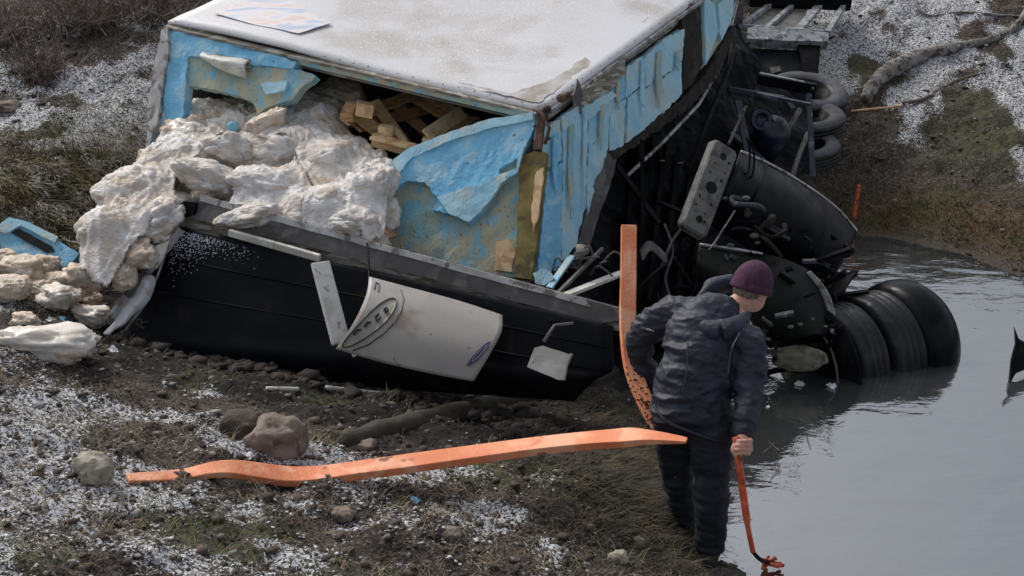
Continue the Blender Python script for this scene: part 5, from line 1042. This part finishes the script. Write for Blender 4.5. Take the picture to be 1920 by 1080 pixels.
# ------------------------------------------------------------ the man
def capsule_chain(mb, pts, rs, flat_=None, n=5, seg=16):
    """pts world, rs radii or (rx, ry) with rx across"""
    c = catmull(pts, n); 
    R = []
    for i in range(len(c)):
        f = i / n; k = min(int(f), len(rs) - 2); a, b = rs[k], rs[k + 1]; a = a if isinstance(a, tuple) else (a, a); b = b if isinstance(b, tuple) else (b, b); w_ = f - k; w_ = w_ * w_ * (3 - 2 * w_); R.append((a[0] + (b[0] - a[0]) * w_, a[1] + (b[1] - a[1]) * w_))
    base = len(mb.V); side = flat_ or Vector((1, 0, 0))
    for i, p in enumerate(c):
        d = (c[min(i + 1, len(c) - 1)] - c[max(i - 1, 0)]).normalized(); x = (side - d * side.dot(d)).normalized(); y = d.cross(x)
        for k in range(seg): a = 2 * math.pi * k / seg; mb.V.append(p + x * math.cos(a) * R[i][0] + y * math.sin(a) * R[i][1])
    for i in range(len(c) - 1):
        for k in range(seg): k2 = (k + 1) % seg; mb.F.append((base + i * seg + k, base + i * seg + k2, base + (i + 1) * seg + k2, base + (i + 1) * seg + k))
    for end, e, sg in ((0, c[0], -1), (len(c) - 1, c[-1], 1)):
        d = (c[min(end + 1, len(c) - 1)] - c[max(end - 1, 0)]).normalized(); v = len(mb.V); mb.V.append(e + d * sg * min(R[end]) * .6); o_ = base + end * seg
        for k in range(seg):
            k2 = (k + 1) % seg; mb.F.append((v, o_ + k2, o_ + k) if sg < 0 else (v, o_ + k, o_ + k2))
def solid(name, mb, m_, par, vox=.008, smooth_it=6, disp=None, zcut=None):
    """fuse overlapping closed shapes into one skin"""
    o = mb.build(name, m_, par, True); rm = o.modifiers.new('r', 'REMESH'); rm.mode = 'VOXEL'; rm.voxel_size = vox; rm.use_smooth_shade = True
    s = o.modifiers.new('sm', 'SMOOTH'); s.iterations = smooth_it; s.factor = .5
    dg = bpy.context.evaluated_depsgraph_get(); me = bpy.data.meshes.new_from_object(o.evaluated_get(dg)); o.modifiers.clear(); o.data = me
    if not me.materials: me.materials.append(m_)
    if disp:
        n = len(me.vertices); co = np.empty(n * 3); me.vertices.foreach_get('co', co); co = co.reshape(-1, 3); nr = np.array([v.normal[:] for v in me.vertices]); co = co + nr * disp(co)[:, None]; me.vertices.foreach_set('co', co.ravel()); me.update()
    me.polygons.foreach_set("use_smooth", [True] * len(me.polygons)); return o
mn = thing('person', P(1325, 1050, 6.0), 'man in dark navy hooded jacket and purple beanie bending over at the water', 'person')
hipR, kneeR, ankR = P(1330, 800, 5.90), P(1334, 920, 5.90), P(1330, 1028, 5.98)
hipL, kneeL, ankL = P(1268, 792, 5.98), P(1272, 900, 6.12), P(1288, 985, 6.32)
pel, mid, chest, neckb = P(1300, 772, 5.93), P(1302, 700, 5.95), P(1325, 625, 6.02), P(1372, 580, 6.1)
head = P(1410, 540, 6.12)
shR, elR, wrR = P(1402, 640, 5.93), P(1404, 730, 5.86), P(1392, 812, 5.76)
shL, elL, wrL = P(1262, 590, 6.12), P(1204, 632, 6.22), P(1228, 735, 6.3)
# trousers
tb = MB(); capsule_chain(tb, [pel, hipR, kneeR, ankR - Vector((0, 0, .0))], [.14, .112, .080, .070]); capsule_chain(tb, [pel, hipL, kneeL, ankL], [.14, .106, .074, .064])
capsule_chain(tb, [P(1302, 740, 5.95), P(1302, 800, 5.94)], [(.17, .13), (.16, .13)])
solid('trousers', tb, M['trousers'], mn, .009, 4, lambda c: .020 * -np.abs(fbm(c * np.array([1, 1, 2.6]), 7, 3, 51)) + .007)
# jacket
jb = MB(); side = Vector((.93, .1, -.18)).normalized()
capsule_chain(jb, [P(1296, 798, 5.93), P(1299, 745, 5.94), P(1308, 690, 5.95), P(1322, 640, 5.99), P(1345, 600, 6.05), P(1368, 578, 6.09)], [(.190, .145), (.188, .145), (.180, .142), (.192, .14), (.150, .12), (.075, .075)], side, 5, 24)
capsule_chain(jb, [P(1350, 612, 6.03), shR + Vector((-.015, .0, .0)), P(1407, 680, 5.90), elR, P(1399, 775, 5.80), P(1391, 816, 5.76)], [.085, .088, .076, .068, .060, .052])
capsule_chain(jb, [P(1330, 600, 6.05), shL, P(1228, 606, 6.18), elL, P(1208, 690, 6.28), wrL], [.10, .092, .082, .072, .064, .055])
jk = solid('jacket', jb, M['jacket'], mn, .008, 5, lambda c: -.024 * np.abs(fbm(c * np.array([1, 1, 2.0]) + .5 * c[:, [2, 0, 1]], 6.5, 4, 61)) ** .8 + .010)
# hem band, hood, seams
hb = MB(); hc = P(1358, 592, 6.02)
capsule_chain(hb, [P(1298, 606, 5.97), P(1322, 618, 5.90), P(1352, 622, 5.88), P(1384, 608, 5.92), P(1402, 588, 6.0)], [.022, .050, .058, .046, .018], None, 5)
capsule_chain(hb, [P(1312, 556, 6.14), P(1340, 536, 6.18), P(1364, 532, 6.2), P(1384, 545, 6.2)], [.025, .045, .050, .03], None, 5)
capsule_chain(hb, [P(1320, 575, 6.10), P(1345, 585, 6.02), P(1378, 590, 6.0)], [.04, .06, .04], None, 5)
solid('hood', hb, M['jacket'], jk, .007, 6, lambda c: -.010 * np.abs(fbm(c, 9, 3, 71)) + .003)
MB().tube(catmull([P(1226, 760, 5.85), P(1250, 790, 5.79), P(1300, 812, 5.775), P(1345, 826, 5.79), P(1372, 824, 5.86)], 6), .007, 6).build('hem', M['jacket'], jk, True)
MB().tube(catmull([P(1388, 622, 5.83), P(1372, 655, 5.80), P(1365, 700, 5.79)], 6), .0035, 5).build('sleeve_seam', M['cabblue'], jk, True)
MB().tube(catmull([P(1290, 640, 5.80), P(1288, 690, 5.79), P(1280, 740, 5.78)], 6), .003, 5).build('back_seam', M['cabblue'], jk, True)
o = flat('sleeve_stripe', [P(1202, 612, 6.11), P(1226, 619, 6.10), P(1227, 622, 6.10), P(1202, 615, 6.11)], M['metal_light'], jk, .002)
# body: neck, head, hands in one skin
bb = MB(); fwd = Vector((.72, .60, -.35)).normalized()       # where the face points
rt = fwd.cross(Vector((0, 0, 1))).normalized(); upH = rt.cross(fwd).normalized(); RH = Matrix((rt, fwd, upH)).transposed()
bb.ell(head, .076, .094, .108, RH, 22, 14)
bb.ell(head + fwd * .035 - upH * .055, .056, .062, .06, RH, 18, 10)               # jaw
capsule_chain(bb, [chest, neckb, head - upH * .06 - fwd * .02], [.07, .056, .052])
bb.ell(head + fwd * .098 - upH * .020, .013, .020, .022, RH, 10, 8)                 # nose
bb.ell(head + fwd * .090 - upH * .062, .022, .010, .008, RH, 10, 6)                 # mouth
for s_ in (-1, 1):
    bb.ell(head + rt * .076 * s_ - upH * .018 - fwd * .005, .010, .020, .032, RH, 10, 8)
    bb.ell(head + fwd * .082 + rt * .03 * s_ + upH * .006, .014, .010, .008, RH, 8, 6)
capsule_chain(bb, [chest, mid, pel], [(.10, .08), (.10, .08), (.12, .09)])
for a in ((neckb, shR, elR, wrR), (neckb, shL, elL, wrL)): capsule_chain(bb, list(a), [.045, .05, .04, .029])
for a in ((pel, hipR, kneeR, ankR), (pel, hipL, kneeL, ankL)): capsule_chain(bb, list(a), [.08, .08, .055, .04])
# right hand gripping the rod
rod0 = P(1380, 820, 5.70); rod1 = P(1390, 900, 5.72); rod2 = P(1402, 985, 5.74); rod3 = P(1412, 1035, 5.78)
palm = P(1395, 836, 5.72); pd = (P(1388, 868, 5.72) - P(1396, 812, 5.73)).normalized(); px = Vector((1, 0, 0)); px = (px - pd * px.dot(pd)).normalized(); pn = px.cross(pd).normalized()
if pn.y > 0: pn = -pn                                       # towards the camera
capsule_chain(bb, [wrR, P(1395, 824, 5.735), P(1396, 846, 5.72)], [(.028, .022), (.036, .022), (.040, .020)], px)
for k, (dl, ln, r_) in enumerate(((.000, .95, .0100), (.020, 1.0, .0105), (.039, .95, .0100), (.056, .8, .0088))):
    b0_ = P(1404, 826, 5.70) + pd * dl; x1 = b0_ + pn * .020 + px * .006; x2 = x1 - px * .030 * ln + pn * .014 + pd * .004; x3 = x2 - px * .024 * ln - pn * .002 + pd * .004; x4 = x3 - px * .006 - pn * .020
    capsule_chain(bb, [b0_, x1, x2, x3, x4], [r_ * 1.1, r_ * 1.1, r_, r_ * .92, r_ * .85], None, 4, 10)
capsule_chain(bb, [P(1392, 824, 5.72), P(1380, 832, 5.70), P(1374, 844, 5.685), P(1380, 856, 5.68)], [.014, .013, .011, .009], None, 4, 10)
# left hand, mostly hidden, closed on the straps
pl2 = wrL; capsule_chain(bb, [wrL, wrL + Vector((.02, -.02, -.07))], [(.028, .022), (.038, .022)])
for k in range(4):
    s0 = wrL + Vector((.045 - .02 * k, -.03, -.085)); capsule_chain(bb, [s0, s0 + Vector((0, -.02, -.03)), s0 + Vector((0, .005, -.05))], [.010, .0095, .008], None, 4, 10)
capsule_chain(bb, [wrL + Vector((-.01, -.02, -.03)), wrL + Vector((-.045, -.03, -.055)), wrL + Vector((-.05, -.03, -.08))], [.013, .011, .009], None, 4, 10)
solid('body', bb, M['skin'], mn, .0042, 2)
# beanie
hb = MB(); R2 = Matrix.Rotation(0, 3, 'X'); nB = 26; prof = []
hc = head + upH * .018 - fwd * .006; V = []; F = []
for i in range(15):
    th = math.pi * .5 * i / 14 * 1.12
    r = math.sin(th if th < math.pi / 2 else math.pi / 2); z_ = math.cos(th) * .118 if th < math.pi / 2 else -(th - math.pi / 2) * .16
    for k in range(nB):
        a = 2 * math.pi * k / nB; rib = 1 + .010 * (k % 2); V.append(hc + rt * math.cos(a) * .092 * r * rib + fwd * math.sin(a) * .108 * r * rib + upH * z_)
for i in range(14):
    for k in range(nB): k2 = (k + 1) % nB; F.append((i * nB + k, (i + 1) * nB + k, (i + 1) * nB + k2, i * nB + k2))
bn = mesh('beanie', V, F, M['beanie'], mn, True); s_ = bn.modifiers.new('s', 'SOLIDIFY'); s_.thickness = .006; bn.modifiers.new('u', 'SUBSURF').render_levels = 1
MB().lathe(hc - upH * .012, upH, [(-.02, .098), (-.018, .104), (.012, .102), (.016, .096), (-.02, .096)], 30).build('beanie_cuff', M['beanie'], bn, True)
# short hair under the beanie at the nape
hr = MB(); hr.ell(head - upH * .020 - fwd * .030, .074, .066, .050, RH, 16, 8); hr.build('hair', mat('short_grey_brown_hair', (.10, .07, .05), (.20, .16, .13), None, sc=60, rough=.9, bump=.4), mn, True)
# boots
for ank, yaw in ((ankR, .15), (ankL, .3)):
    fb_ = MB(); g_ = Vector((ank.x, ank.y, max(Hz(ank.x, ank.y), 0.0) + .005)); f = Vector((math.sin(yaw), math.cos(yaw), 0))
    capsule_chain(fb_, [ank + Vector((0, 0, .10)), ank, g_ + Vector((0, 0, .06))], [.062, .060, .058]); capsule_chain(fb_, [g_ + Vector((0, 0, .045)) - f * .06, g_ + Vector((0, 0, .045)) + f * .06, g_ + Vector((0, 0, .035)) + f * .17], [(.045, .045), (.05, .045), (.042, .032)])
    solid('boot', fb_, M['shoe'], mn, .008, 4)
# the rod with its cord
r_ = thing('orange_rod', rod3, 'thin orange red rod held in the right hand, its end frayed in the mud', 'rod')
MB().tube(catmull([rod0, rod1, rod2, rod3], 6), [.017] * 6 + [.017] * 6 + [.012] * 7, 8).build('shaft', M['rod'], r_, True)
e_ = ground_at(1440, 1068) + Vector((0, 0, .03))
MB().tube(catmull([rod3, P(1424, 1048, 5.85), e_], 5), .010, 6).build('dark_joint', M['black'], r_, True)
mb = MB(); rr = random.Random(4)
for i in range(16): mb.tube([e_ + Vector((rr.uniform(-.03, .02), 0, .0)), e_ + Vector((rr.uniform(-.05, .09), rr.uniform(-.08, .03), rr.uniform(-.02, .03)))], .008, 5)
mb.build('frayed_end', M['rod'], r_, True)
